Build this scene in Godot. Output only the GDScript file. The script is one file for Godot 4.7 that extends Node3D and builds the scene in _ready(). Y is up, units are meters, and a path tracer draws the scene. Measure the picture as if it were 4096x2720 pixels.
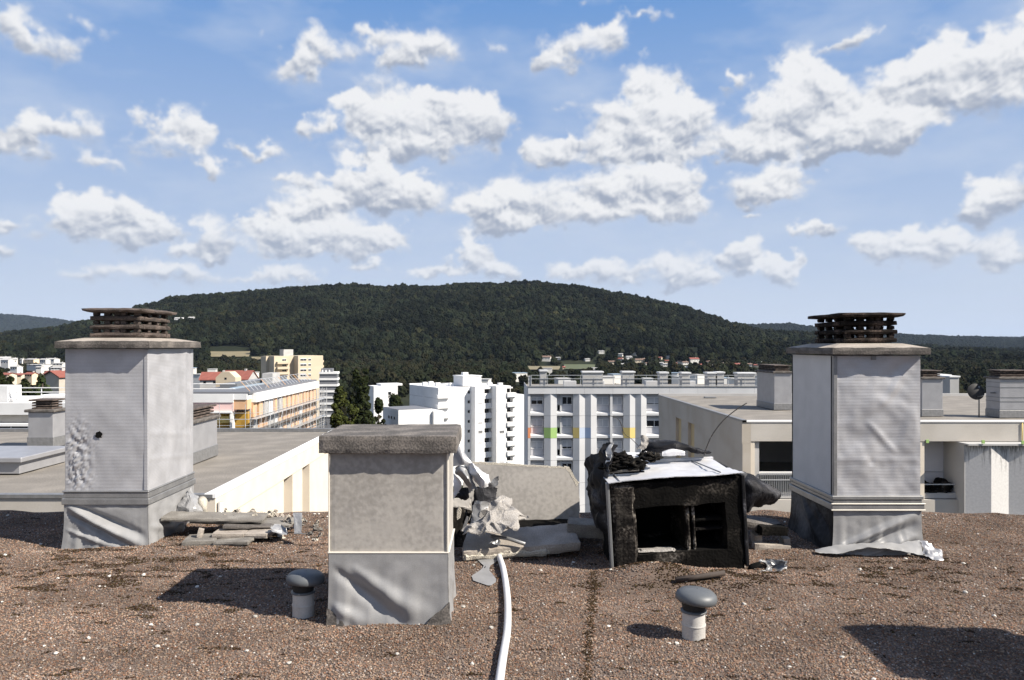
extends Node3D
# A flat gravel roof after a fire: wrapped chimneys, a toppled burnt flue, and the valley town with its wooded hill behind.
# y is up, metres; the roof surface is y = 0, the building axes run along x and z, the photographer stands at the origin.
const F := 3000.0
const V0 := Vector3.ZERO
const ID := Basis.IDENTITY
var rng := RandomNumberGenerator.new()
var M := {}
var used := {}
var unit_cube: ArrayMesh
var crease := FastNoiseLite.new()
var soft := FastNoiseLite.new()

func P(px: float, py: float, d: float) -> Vector3:
	return Vector3((px - 1990.0) * d / F, 1.6 + (1385.0 - py) * d / F, -d)

# ---------- scene tree ----------
func numbered(n: String) -> String:
	used[n] = used.get(n, -1) + 1
	return n if used[n] == 0 else "%s_%03d" % [n, used[n]]

func tag(o: Node, label: String, category: String, group := "", kind := "") -> Node:
	if label: o.set_meta("label", label)
	if category: o.set_meta("category", category)
	if group: o.set_meta("group", group)
	if kind: o.set_meta("kind", kind)
	return o

func thing(called: String, label: String, category: String, at := V0, turn := 0.0, group := "") -> Node3D:
	var o := Node3D.new()
	o.name = numbered(called)
	add_child(o)
	o.position = at
	o.rotation.y = turn
	tag(o, label, category, group)
	return o

func part(called: String, mesh: Mesh, m: Material, parent: Node, at := V0, basis := ID) -> MeshInstance3D:
	var o := MeshInstance3D.new()
	o.name = called
	o.mesh = mesh
	o.material_override = m
	parent.add_child(o, true)
	o.transform = Transform3D(basis, at)
	return o

func single(called: String, mesh: Mesh, m: Material, label: String, category: String, at := V0, basis := ID, group := "", kind := "") -> MeshInstance3D:
	var o := part(numbered(called), mesh, m, self, at, basis)
	tag(o, label, category, group, kind)
	return o

func structure(called: String, mesh: Mesh, m: Material, at := V0) -> MeshInstance3D:
	var o := part(numbered(called), mesh, m, self, at)
	o.set_meta("kind", "structure")
	return o

func copy_of(o: Node3D, at: Vector3, turn := 0.0, label := "") -> Node3D:
	var c: Node3D = o.duplicate()
	var n: String = str(o.name)
	var k := n.rfind("_")
	if k > 0 and n.substr(k + 1).is_valid_int(): n = n.substr(0, k)
	c.name = numbered(n)
	add_child(c)
	c.position = at
	c.rotation.y = turn
	if label: c.set_meta("label", label)
	return c

# ---------- geometry ----------
func st0(flat := true) -> SurfaceTool:
	var s := SurfaceTool.new()
	s.begin(Mesh.PRIMITIVE_TRIANGLES)
	s.set_smooth_group(-1 if flat else 0)
	return s

func fin(s: SurfaceTool) -> ArrayMesh:
	s.generate_normals()
	return s.commit()

func tri_out(s: SurfaceTool, a: Vector3, b: Vector3, c: Vector3, o: Vector3) -> void:
	if (c - a).cross(b - a).dot((a + b + c) / 3.0 - o) < 0.0:
		s.add_vertex(a); s.add_vertex(c); s.add_vertex(b)
	else:
		s.add_vertex(a); s.add_vertex(b); s.add_vertex(c)

func quad_out(s: SurfaceTool, a: Vector3, b: Vector3, c: Vector3, d: Vector3, o: Vector3) -> void:
	tri_out(s, a, b, c, o)
	tri_out(s, a, c, d, o)

# p: four points of one end in ring order, then the four of the other end
func hexa(s: SurfaceTool, p: Array) -> void:
	var o := V0
	for q in p: o += q / 8.0
	quad_out(s, p[0], p[1], p[2], p[3], o)
	quad_out(s, p[4], p[5], p[6], p[7], o)
	for k in 4:
		var j := (k + 1) % 4
		quad_out(s, p[k], p[j], p[4 + j], p[4 + k], o)

func box(s: SurfaceTool, c: Vector3, size: Vector3, b := ID) -> void:
	var h := size / 2.0
	var p := []
	for y in [-1, 1]:
		for q in [[-1, -1], [1, -1], [1, 1], [-1, 1]]:
			p.append(c + b * Vector3(q[0] * h.x, y * h.y, q[1] * h.z))
	hexa(s, p)

func range_box(s: SurfaceTool, lo: Vector3, hi: Vector3) -> void:
	box(s, (lo + hi) / 2.0, (hi - lo).abs())

func box_mesh(lo: Vector3, hi: Vector3) -> ArrayMesh:
	var s := st0()
	range_box(s, lo, hi)
	return fin(s)

# a box with chamfered edges; rough > 0 pushes its corners about, as on cast or broken concrete
func chamfer(s: SurfaceTool, c: Vector3, size: Vector3, bev: float, b := ID, rough := 0.0) -> void:
	var h := size / 2.0
	var v := {}
	for x in [-1, 1]:
		for y in [-1, 1]:
			for z in [-1, 1]:
				var j := Vector3(rng.randf_range(-1, 1), rng.randf_range(-1, 1), rng.randf_range(-1, 1)) * rough
				for ax in 3:
					var q := Vector3(x * (h.x - bev), y * (h.y - bev), z * (h.z - bev))
					q[ax] = [x, y, z][ax] * h[ax]
					v[[x, y, z, ax]] = c + b * (q + j)
	for ax in 3:
		var u := (ax + 1) % 3
		var w := (ax + 2) % 3
		for sg in [-1, 1]:
			var ring := []
			for q in [[-1, -1], [1, -1], [1, 1], [-1, 1]]:
				var k := [0, 0, 0]
				k[ax] = sg; k[u] = q[0]; k[w] = q[1]
				ring.append(v[[k[0], k[1], k[2], ax]])
			quad_out(s, ring[0], ring[1], ring[2], ring[3], c)
		for a in [-1, 1]:
			for d in [-1, 1]:
				var k0 := [0, 0, 0]
				k0[ax] = -1; k0[u] = a; k0[w] = d
				var k1 := k0.duplicate()
				k1[ax] = 1
				quad_out(s, v[[k0[0], k0[1], k0[2], u]], v[[k1[0], k1[1], k1[2], u]], v[[k1[0], k1[1], k1[2], w]], v[[k0[0], k0[1], k0[2], w]], c)
	for x in [-1, 1]:
		for y in [-1, 1]:
			for z in [-1, 1]:
				tri_out(s, v[[x, y, z, 0]], v[[x, y, z, 1]], v[[x, y, z, 2]], c)

func chamfer_mesh(size: Vector3, bev: float, rough := 0.0) -> ArrayMesh:
	var s := st0()
	chamfer(s, V0, size, bev, ID, rough)
	return fin(s)

func cbox(lo: Vector3, hi: Vector3, bev: float, rough := 0.0) -> ArrayMesh:
	var s := st0()
	chamfer(s, (lo + hi) / 2.0, (hi - lo).abs(), bev, ID, rough)
	return fin(s)

# an unevenly subdivided block: cast concrete with worn, wavy edges
func worn_block(lo: Vector3, hi: Vector3, amp: float, cell: float, seed_ := 1) -> ArrayMesh:
	var s := st0()
	var n := FastNoiseLite.new()
	n.seed = seed_
	n.frequency = 6.0
	n.fractal_octaves = 3
	var c := (lo + hi) / 2.0
	var h := (hi - lo) / 2.0
	for ax in 3:
		var u := (ax + 1) % 3
		var w := (ax + 2) % 3
		var nu: int = clampi(int(ceil((hi[u] - lo[u]) / cell)), 2, 40)
		var nw: int = clampi(int(ceil((hi[w] - lo[w]) / cell)), 2, 40)
		for sg in [-1.0, 1.0]:
			var pts := []
			for i in nu + 1:
				for j in nw + 1:
					var q := V0
					q[ax] = sg * h[ax]
					q[u] = lerpf(-h[u], h[u], float(i) / nu)
					q[w] = lerpf(-h[w], h[w], float(j) / nw)
					var p := q + c
					var d := Vector3(n.get_noise_3dv(p), n.get_noise_3dv(p + Vector3(9, 3, 1)), n.get_noise_3dv(p + Vector3(-4, 7, 5)))
					# edges wear back more than faces
					var near_edge := 0
					for k in 3:
						if absf(absf(q[k]) - h[k]) < 0.002: near_edge += 1
					var pull := Vector3(-signf(q.x) if absf(absf(q.x) - h.x) < 0.002 else 0.0, -signf(q.y) if absf(absf(q.y) - h.y) < 0.002 else 0.0, -signf(q.z) if absf(absf(q.z) - h.z) < 0.002 else 0.0)
					pts.append(p + d * amp + (pull * amp * (0.7 + absf(d.x) * 2.0) if near_edge > 1 else V0))
			for i in nu:
				for j in nw:
					var k := i * (nw + 1) + j
					quad_out(s, pts[k], pts[k + nw + 1], pts[k + nw + 2], pts[k + 1], c + (hi[ax] - lo[ax]) * V0)
	return fin(s)

# a thin sheet through a grid of points, with thickness; rows are arrays of points
func sheet(rows: Array, thick := 0.003) -> ArrayMesh:
	var nr := rows.size()
	var nc: int = rows[0].size()
	var v := PackedVector3Array()
	var nn := PackedVector3Array()
	var ix := PackedInt32Array()
	for i in nr:
		for j in nc:
			var du: Vector3 = rows[mini(i + 1, nr - 1)][j] - rows[maxi(i - 1, 0)][j]
			var dv: Vector3 = rows[i][mini(j + 1, nc - 1)] - rows[i][maxi(j - 1, 0)]
			var n := du.cross(dv)
			n = n.normalized() if n.length() > 1e-12 else Vector3.UP
			v.append(rows[i][j])
			nn.append(n)
	var total := nr * nc
	if thick > 0.0:
		for k in total:
			v.append(v[k] - nn[k] * thick)
		for k in total:
			nn.append(-nn[k])
	for i in nr - 1:
		for j in nc - 1:
			var a := i * nc + j
			var b := a + 1
			var c := a + nc + 1
			var d := a + nc
			var flip := (v[c] - v[a]).cross(v[b] - v[a]).dot(nn[a] + nn[c]) < 0.0
			for side in (2 if thick > 0.0 else 1):
				var o := side * total
				if flip != (side == 1):
					ix.append_array([a + o, c + o, b + o, a + o, d + o, c + o])
				else:
					ix.append_array([a + o, b + o, c + o, a + o, c + o, d + o])
	if thick > 0.0:
		var rim := []
		for j in nc - 1: rim.append([j, j + 1]); rim.append([(nr - 1) * nc + j, (nr - 1) * nc + j + 1])
		for i in nr - 1: rim.append([i * nc, (i + 1) * nc]); rim.append([i * nc + nc - 1, (i + 1) * nc + nc - 1])
		for e in rim:
			var a: int = e[0]
			var b: int = e[1]
			ix.append_array([a, b, b + total, a, b + total, a + total])
	var arr := []
	arr.resize(Mesh.ARRAY_MAX)
	arr[Mesh.ARRAY_VERTEX] = v
	arr[Mesh.ARRAY_NORMAL] = nn
	arr[Mesh.ARRAY_INDEX] = ix
	var me := ArrayMesh.new()
	me.add_surface_from_arrays(Mesh.PRIMITIVE_TRIANGLES, arr)
	return me

# the same with every facet flat: creased, crinkled metal
func crinkled(rows: Array, thick := 0.003) -> ArrayMesh:
	var me := sheet(rows, thick)
	var arr := me.surface_get_arrays(0)
	var v: PackedVector3Array = arr[Mesh.ARRAY_VERTEX]
	var ix: PackedInt32Array = arr[Mesh.ARRAY_INDEX]
	var s := st0()
	for k in ix: s.add_vertex(v[k])
	return fin(s)

# smooth surface through a coarse grid of control points, then crumpled
func patch(ctrl: Array, nu: int, nv: int, crumple := 0.0, freq := 8.0, ragged := 0.0) -> Array:
	var cr := ctrl.size()
	var cc: int = ctrl[0].size()
	var rows := []
	for i in nu + 1:
		var fu := float(i) / nu * (cr - 1)
		var iu := mini(int(fu), cr - 2)
		var line := []
		for k in cc:
			var p0: Vector3 = ctrl[maxi(iu - 1, 0)][k]
			var p1: Vector3 = ctrl[iu][k]
			var p2: Vector3 = ctrl[iu + 1][k]
			var p3: Vector3 = ctrl[mini(iu + 2, cr - 1)][k]
			line.append(p1.cubic_interpolate(p2, p0, p3, fu - iu))
		var row := PackedVector3Array()
		for j in nv + 1:
			var fv := float(j) / nv * (cc - 1)
			var iv := mini(int(fv), cc - 2)
			var a: Vector3 = line[iv]
			var q := a.cubic_interpolate(line[iv + 1], line[maxi(iv - 1, 0)], line[mini(iv + 2, cc - 1)], fv - iv)
			if crumple > 0.0:
				var e := q * freq
				q += Vector3(crease.get_noise_3dv(e), crease.get_noise_3dv(e + Vector3(31, 7, 3)), crease.get_noise_3dv(e + Vector3(5, 17, 43))) * crumple
			if ragged > 0.0 and (i == 0 or i == nu or j == 0 or j == nv):
				var g := q * 37.0
				q += Vector3(soft.get_noise_3dv(g), soft.get_noise_3dv(g + Vector3(13, 5, 1)), soft.get_noise_3dv(g + Vector3(3, 23, 9))) * ragged
			row.append(q)
		rows.append(row)
	return rows

func tube_into(s: SurfaceTool, pts: Array, r: float, seg := 6) -> void:
	var rings := []
	for i in pts.size():
		var t: Vector3 = (pts[mini(i + 1, pts.size() - 1)] - pts[maxi(i - 1, 0)]).normalized()
		var side := t.cross(Vector3.UP if absf(t.y) < 0.9 else Vector3.RIGHT).normalized()
		var up := side.cross(t)
		var ring := []
		for k in seg:
			var a := TAU * k / seg
			ring.append(pts[i] + (side * cos(a) + up * sin(a)) * r)
		rings.append(ring)
	for i in pts.size() - 1:
		var o: Vector3 = (pts[i] + pts[i + 1]) / 2.0
		for k in seg:
			var j := (k + 1) % seg
			quad_out(s, rings[i][k], rings[i][j], rings[i + 1][j], rings[i + 1][k], o)
	for e in [0, pts.size() - 1]:
		var o: Vector3 = pts[1] if e == 0 else pts[pts.size() - 2]
		for k in range(1, seg - 1):
			tri_out(s, rings[e][0], rings[e][k], rings[e][k + 1], o)

func tube(pts: Array, r: float, seg := 6) -> ArrayMesh:
	var s := st0(seg < 6)
	tube_into(s, pts, r, seg)
	return fin(s)

func spline(ctrl: Array, n: int) -> Array:
	var out := []
	for i in n + 1:
		var f := float(i) / n * (ctrl.size() - 1)
		var k := mini(int(f), ctrl.size() - 2)
		var a: Vector3 = ctrl[k]
		out.append(a.cubic_interpolate(ctrl[k + 1], ctrl[maxi(k - 1, 0)], ctrl[mini(k + 2, ctrl.size() - 1)], f - k))
	return out

func lathe(profile: Array, seg := 28, wobble := 0.0) -> ArrayMesh:
	var rows := []
	for p in profile:
		var row := PackedVector3Array()
		for k in seg + 1:
			var a := -TAU * k / seg
			var r: float = p[0] * (1.0 + wobble * sin(a * 3.0 + p[1] * 20.0))
			row.append(Vector3(cos(a) * r, p[1], sin(a) * r))
		rows.append(row)
	return sheet(rows, 0.0)

# rectangle of a facade plane: origin o, unit axes ax (along) and n (outward); a, b along, y0..y1 up, from depth z0 to z1 outward
func wall_box(s: SurfaceTool, o: Vector3, ax: Vector3, n: Vector3, a: float, b: float, y0: float, y1: float, z0: float, z1: float) -> void:
	var p := []
	for y in [y0, y1]:
		for q in [[a, z0], [b, z0], [b, z1], [a, z1]]:
			p.append(o + ax * q[0] + n * q[1] + Vector3.UP * y)
	hexa(s, p)

func wb(o: Vector3, ax: Vector3, n: Vector3, a: float, b: float, y0: float, y1: float, z0: float, z1: float) -> ArrayMesh:
	var s := st0()
	wall_box(s, o, ax, n, a, b, y0, y1, z0, z1)
	return fin(s)

# ---------- materials ----------
func noise_image(seed_: int, freq: float, oct: int, size: int, type := FastNoiseLite.TYPE_SIMPLEX_SMOOTH) -> Image:
	var n := FastNoiseLite.new()
	n.seed = seed_
	n.noise_type = type
	n.frequency = freq
	n.fractal_octaves = oct
	var im := n.get_seamless_image(size, size)
	im.convert(Image.FORMAT_L8)
	return im

# stops: [[position, linear colour], ...]; a fine image roughens the coarse one
func ramp_texture(coarse: Image, fine: Image, share: float, stops: Array) -> ImageTexture:
	var w := coarse.get_width()
	var a := coarse.get_data()
	var b := fine.get_data()
	var fw := fine.get_width()
	var lut := PackedByteArray()
	for k in 256:
		var t := k / 255.0
		var c: Color = stops[stops.size() - 1][1]
		for i in stops.size() - 1:
			if t < stops[i + 1][0]:
				c = stops[i][1].lerp(stops[i + 1][1], clampf((t - stops[i][0]) / maxf(stops[i + 1][0] - stops[i][0], 1e-4), 0, 1))
				break
		c = c.linear_to_srgb()
		lut.append_array([c.r8, c.g8, c.b8])
	var out := PackedByteArray()
	out.resize(w * w * 3)
	for y in w:
		for x in w:
			var i := y * w + x
			var v := clampi(int(a[i] * (1.0 - share) + b[(y % fw) * fw + x % fw] * share), 0, 255) * 3
			out[i * 3] = lut[v]
			out[i * 3 + 1] = lut[v + 1]
			out[i * 3 + 2] = lut[v + 2]
	var im := Image.create_from_data(w, w, false, Image.FORMAT_RGB8, out)
	return ImageTexture.create_from_image(im)

func lin(r: float, g: float, b: float) -> Color:
	return Color(r, g, b)

func plain(r: float, g: float, b: float, rough := 0.8, metal := 0.0) -> StandardMaterial3D:
	var m := StandardMaterial3D.new()
	m.albedo_color = Color(r, g, b).linear_to_srgb()
	m.roughness = rough
	m.metallic = metal
	return m

func textured(tex: Texture2D, scale: float, rough := 0.85, bump: Texture2D = null, relief := 0.0, metal := 0.0, world := true) -> StandardMaterial3D:
	var m := StandardMaterial3D.new()
	m.albedo_texture = tex
	m.roughness = rough
	m.metallic = metal
	m.uv1_triplanar = true
	m.uv1_world_triplanar = world
	m.uv1_scale = Vector3.ONE * scale
	if bump:
		m.heightmap_enabled = true
		m.heightmap_texture = bump
		m.heightmap_scale = relief
	return m

func materials() -> void:
	var coarse := noise_image(3, 0.012, 4, 256)
	var patchy := noise_image(8, 0.006, 5, 256)
	var fine := noise_image(11, 0.11, 3, 256)
	var grain := noise_image(17, 0.3, 2, 256)
	var cell := noise_image(23, 0.09, 1, 256, FastNoiseLite.TYPE_CELLULAR)
	var fine_t := ImageTexture.create_from_image(fine)
	var grain_t := ImageTexture.create_from_image(grain)
	var coarse_t := ImageTexture.create_from_image(coarse)
	# embossed foil: fine horizontal ribs, a little uneven
	var ribs := Image.create(1024, 1024, false, Image.FORMAT_L8)
	for y in 1024:
		var v := 0.5 + 0.42 * sin(TAU * y * 88.0 / 1024.0)
		ribs.fill_rect(Rect2i(0, y, 1024, 1), Color(v, v, v))
	var ribs_t := ImageTexture.create_from_image(ribs)
	var foil := ramp_texture(coarse, grain, 0.35, [[0.0, lin(.325, .325, .338)], [0.45, lin(.385, .385, .40)], [0.6, lin(.415, .415, .431)], [1.0, lin(.49, .49, .507)]])
	M.foil = textured(foil, 1.0, 0.42, ribs_t, 0.07, 0.3)
	M.foil_smooth = textured(ramp_texture(coarse, grain, 0.4, [[0.0, lin(.27, .27, .282)], [0.5, lin(.315, .315, .328)], [1.0, lin(.36, .36, .374)]]), 0.7, 0.40, fine_t, 0.03, 0.35)
	M.foil_bright = textured(ramp_texture(coarse, grain, 0.4, [[0.0, lin(.510, .510, .527)], [1.0, lin(.680, .680, .697)]]), 3.0, 0.4, fine_t, 0.05, 0.3)
	M.grey_board = textured(ramp_texture(coarse, grain, 0.5, [[0.0, lin(.391, .387, .387)], [1.0, lin(.510, .506, .501)]]), 1.2, 0.85)
	M.trim = textured(ramp_texture(coarse, fine, 0.4, [[0.0, lin(.169, .169, .172)], [1.0, lin(.299, .299, .299)]]), 2.0, 0.45, null, 0.0, 0.5)
	M.edge = plain(.72, .68, .60, 0.4, 0.3)
	M.membrane = textured(ramp_texture(coarse, grain, 0.4, [[0.0, lin(.165, .165, .168)], [0.5, lin(.235, .235, .238)], [1.0, lin(.31, .31, .314)]]), 1.6, 0.38, grain_t, 0.02)
	M.membrane_soot = textured(ramp_texture(patchy, fine, 0.25, [[0.0, lin(.010, .010, .010)], [0.45, lin(.016, .016, .018)], [0.62, lin(.056, .056, .060)], [1.0, lin(.128, .128, .132)]]), 0.9, 0.55, grain_t, 0.02)
	M.concrete = textured(ramp_texture(patchy, fine, 0.5, [[0.0, lin(.20, .187, .170)], [0.34, lin(.265, .249, .230)], [0.5, lin(.315, .296, .273)], [0.66, lin(.34, .32, .295)], [1.0, lin(.42, .393, .352)]]), 0.8, 0.92, grain_t, 0.04)
	M.slab = textured(ramp_texture(patchy, fine, 0.5, [[0.0, lin(.033, .030, .028)], [0.4, lin(.066, .060, .055)], [0.55, lin(.114, .102, .093)], [0.75, lin(.162, .144, .129)], [1.0, lin(.330, .312, .282)]]), 2.2, 0.95, fine_t, 0.15)
	M.slab_light = textured(ramp_texture(patchy, fine, 0.5, [[0.0, lin(.14, .118, .10)], [0.4, lin(.25, .22, .19)], [0.7, lin(.34, .30, .26)], [1.0, lin(.50, .46, .40)]]), 2.2, 0.95, fine_t, 0.15)
	M.broken = textured(ramp_texture(cell, fine, 0.5, [[0.0, lin(.176, .160, .136)], [0.4, lin(.384, .352, .296)], [0.7, lin(.496, .456, .384)], [1.0, lin(.576, .544, .480)]]), 3.5, 0.95, fine_t, 0.4)
	M.plank = textured(ramp_texture(patchy, fine, 0.5, [[0.0, lin(.068, .060, .053)], [0.5, lin(.150, .139, .124)], [1.0, lin(.285, .270, .247)]]), 2.4, 0.95, fine_t, 0.15)
	M.clay = textured(ramp_texture(patchy, fine, 0.55, [[0.0, lin(.012, .010, .009)], [0.4, lin(.038, .030, .026)], [0.55, lin(.085, .063, .052)], [0.8, lin(.15, .115, .098)], [1.0, lin(.25, .20, .17)]]), 2.6, 0.9, fine_t, 0.1)
	M.clay_soot = textured(ramp_texture(patchy, fine, 0.5, [[0.0, lin(.006, .005, .005)], [0.5, lin(.012, .010, .009)], [0.62, lin(.06, .045, .037)], [0.85, lin(.13, .095, .08)], [1.0, lin(.24, .19, .17)]]), 2.6, 0.9, fine_t, 0.1)
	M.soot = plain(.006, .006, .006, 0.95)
	M.char = textured(ramp_texture(patchy, fine, 0.3, [[0.0, lin(.003, .003, .003)], [0.55, lin(.006, .0055, .005)], [0.66, lin(.018, .016, .014)], [0.80, lin(.06, .053, .046)], [1.0, lin(.3, .28, .25)]]), 1.4, 0.95, fine_t, 0.3)
	M.char_patchy = textured(ramp_texture(patchy, fine, 0.42, [[0.0, lin(.003, .003, .003)], [0.48, lin(.007, .006, .006)], [0.57, lin(.026, .023, .020)], [0.66, lin(.075, .066, .058)], [0.76, lin(.22, .20, .175)], [1.0, lin(.5, .46, .4)]]), 1.3, 0.95, fine_t, 0.4)
	M.burnt_metal = textured(ramp_texture(patchy, fine, 0.3, [[0.0, lin(.006, .006, .007)], [0.5, lin(.016, .016, .018)], [0.68, lin(.05, .05, .056)], [1.0, lin(.2, .2, .21)]]), 1.8, 0.6, fine_t, 0.06, 0.2)
	M.torn_metal = textured(ramp_texture(patchy, grain, 0.3, [[0.0, lin(.098, .098, .101)], [0.45, lin(.225, .225, .229)], [0.7, lin(.360, .360, .360)], [1.0, lin(.525, .525, .525)]]), 1.6, 0.42, fine_t, 0.1, 0.45)
	M.ash_metal = textured(ramp_texture(cell, fine, 0.55, [[0.0, lin(.120, .109, .101)], [0.4, lin(.225, .210, .195)], [0.62, lin(.330, .315, .300)], [1.0, lin(.600, .585, .562)]]), 4.0, 0.8, fine_t, 0.3)
	M.pipe = textured(ramp_texture(patchy, fine, 0.4, [[0.0, lin(.22, .205, .19)], [0.4, lin(.40, .385, .365)], [1.0, lin(.52, .51, .49)]]), 3.0, 0.5)
	M.vent_cap = textured(ramp_texture(patchy, grain, 0.5, [[0.0, lin(.055, .060, .066)], [0.5, lin(.085, .092, .10)], [1.0, lin(.125, .13, .138)]]), 3.0, 0.5)
	M.rubber = plain(.008, .008, .009, 0.7)
	M.hose = textured(ramp_texture(coarse, fine, 0.3, [[0.0, lin(.493, .493, .493)], [1.0, lin(.629, .629, .629)]]), 2.0, 0.45)
	M.gravel_bed = textured(ramp_texture(patchy, grain, 0.6, [[0.0, lin(.038, .027, .021)], [0.4, lin(.085, .063, .050)], [0.6, lin(.123, .093, .076)], [0.8, lin(.170, .132, .111)], [1.0, lin(.289, .255, .221)]]), 0.9, 0.97, fine_t, 0.3)
	var tint := plain(1, 1, 1, 0.9)
	tint.vertex_color_use_as_albedo = true
	M.tint = tint
	var leaf := plain(1, 1, 1, 0.85)
	leaf.vertex_color_use_as_albedo = true
	leaf.metallic_specular = 0.08
	tint.metallic_specular = 0.2
	M.leaf = leaf
	M.roofing = textured(ramp_texture(patchy, grain, 0.55, [[0.0, lin(.111, .100, .088)], [0.5, lin(.170, .155, .136)], [1.0, lin(.264, .238, .208)]]), 0.5, 0.95, fine_t, 0.6)
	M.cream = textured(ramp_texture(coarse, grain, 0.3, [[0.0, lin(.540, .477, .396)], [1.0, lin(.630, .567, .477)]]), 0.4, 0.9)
	M.cream_dark = textured(ramp_texture(patchy, grain, 0.3, [[0.0, lin(.328, .287, .230)], [0.5, lin(.385, .348, .303)], [1.0, lin(.426, .389, .344)]]), 0.25, 0.9)  # a darker, patchy cream
	M.ochre = plain(.45, .35, .20, 0.9)
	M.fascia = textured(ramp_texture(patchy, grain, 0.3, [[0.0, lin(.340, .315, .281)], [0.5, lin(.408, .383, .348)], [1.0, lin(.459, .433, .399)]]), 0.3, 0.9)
	M.white_wall = textured(ramp_texture(patchy, grain, 0.25, [[0.0, lin(.570, .570, .570)], [0.5, lin(.665, .665, .665)], [1.0, lin(.722, .722, .717)]]), 0.12, 0.9)
	M.panel_white = textured(ramp_texture(patchy, grain, 0.25, [[0.0, lin(.420, .424, .437)], [0.5, lin(.491, .496, .508)], [1.0, lin(.538, .542, .554)]]), 0.12, 0.9)
	M.lilac_wall = textured(ramp_texture(patchy, grain, 0.25, [[0.0, lin(.425, .425, .451)], [0.5, lin(.493, .493, .518)], [1.0, lin(.535, .535, .561)]]), 0.12, 0.9)
	M.grey_wall = textured(ramp_texture(patchy, grain, 0.3, [[0.0, lin(.306, .302, .297)], [1.0, lin(.425, .421, .416)]]), 0.2, 0.9)
	M.shutter = plain(.45, .46, .49, 0.7)
	M.frame = plain(.72, .72, .72, 0.5)
	M.glass = plain(.012, .013, .016, 0.08)
	M.dark = plain(.012, .012, .012, 0.9)
	M.galv = plain(.55, .56, .57, 0.4, 0.5)
	M.galv_dark = plain(.20, .205, .21, 0.5, 0.5)
	M.white_metal = plain(.74, .74, .74, 0.5)
	M.blue_metal = plain(.30, .38, .46, 0.5, 0.3)
	M.orange = plain(.66, .25, .12, 0.8)
	M.green = plain(.27, .42, .14, 0.8)
	M.blue_pale = plain(.38, .44, .54, 0.8)
	M.blue = plain(.27, .36, .52, 0.8)
	M.yellow = plain(.58, .45, .16, 0.8)
	M.salmon = textured(ramp_texture(patchy, grain, 0.3, [[0.0, lin(.527, .306, .170)], [1.0, lin(.629, .408, .246)]]), 0.2, 0.9)
	M.pink = plain(.72, .50, .47, 0.9)
	M.mustard = textured(ramp_texture(patchy, grain, 0.3, [[0.0, lin(.20, .11, .015)], [1.0, lin(.40, .24, .03)]]), 0.2, 0.9)
	M.tile_red = textured(ramp_texture(patchy, fine, 0.5, [[0.0, lin(.136, .038, .030)], [1.0, lin(.272, .093, .068)]]), 0.3, 0.9)
	M.tile_brown = textured(ramp_texture(patchy, fine, 0.5, [[0.0, lin(.102, .064, .047)], [1.0, lin(.204, .136, .102)]]), 0.3, 0.9)
	M.slate = plain(.13, .135, .15, 0.7)
	M.tower_cream = textured(ramp_texture(patchy, grain, 0.3, [[0.0, lin(.425, .357, .264)], [1.0, lin(.527, .451, .340)]]), 0.06, 0.9)
	M.house_wall = [plain(.66, .64, .60), plain(.60, .52, .40), plain(.66, .52, .36), plain(.5, .5, .49)]
	M.moss = plain(.018, .014, .009, 0.95)
	M.terrain = textured(ramp_texture(patchy, fine, 0.4, [[0.0, lin(.010, .013, .007)], [0.5, lin(.017, .021, .012)], [1.0, lin(.035, .036, .021)]]), 0.006, 0.95)
	M.field = textured(ramp_texture(patchy, fine, 0.4, [[0.0, lin(.120, .104, .060)], [1.0, lin(.208, .172, .100)]]), 0.02, 0.95)
	M.meadow = textured(ramp_texture(patchy, fine, 0.4, [[0.0, lin(.048, .060, .024)], [1.0, lin(.080, .092, .040)]]), 0.02, 0.95)
	M.bark = plain(.05, .04, .03, 0.95)
	M.iron = textured(ramp_texture(patchy, fine, 0.5, [[0.0, lin(.012, .009, .008)], [1.0, lin(.055, .038, .03)]]), 3.0, 0.8)
	M.wire = plain(.03, .025, .022, 0.7)
	for k in ["char", "char_patchy", "soot", "burnt_metal", "terrain", "gravel_bed", "clay_soot", "membrane_soot"]: M[k].metallic_specular = 0.2
	M.stain = stained()

# grey render with the black streaks that rain has drawn from the coping down
func stained() -> StandardMaterial3D:
	var n := FastNoiseLite.new()
	n.seed = 5
	n.frequency = 0.05
	n.fractal_octaves = 3
	var im := Image.create(256, 256, false, Image.FORMAT_RGB8)
	for x in 256:
		var run := 26.0 + 120.0 * maxf(0.0, n.get_noise_1d(x * 1.0) + 0.15) + 60.0 * maxf(0.0, n.get_noise_1d(x * 3.0 + 500.0))
		for y in 256:
			var t := clampf(1.0 - y / run, 0.0, 1.0)
			t *= clampf(0.75 + n.get_noise_2d(x * 3.0, y * 0.5) * 1.4, 0.0, 1.0)
			var g := 1.0 + n.get_noise_2d(x * 2.0, y * 2.0 + 300.0) * 0.12
			var c := Color(.53 * g, .52 * g, .51 * g).lerp(Color(.06, .058, .055), t * 0.85)
			im.set_pixel(x, y, c.linear_to_srgb())
	var m := StandardMaterial3D.new()
	m.albedo_texture = ImageTexture.create_from_image(im)
	m.roughness = 0.92
	return m

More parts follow.
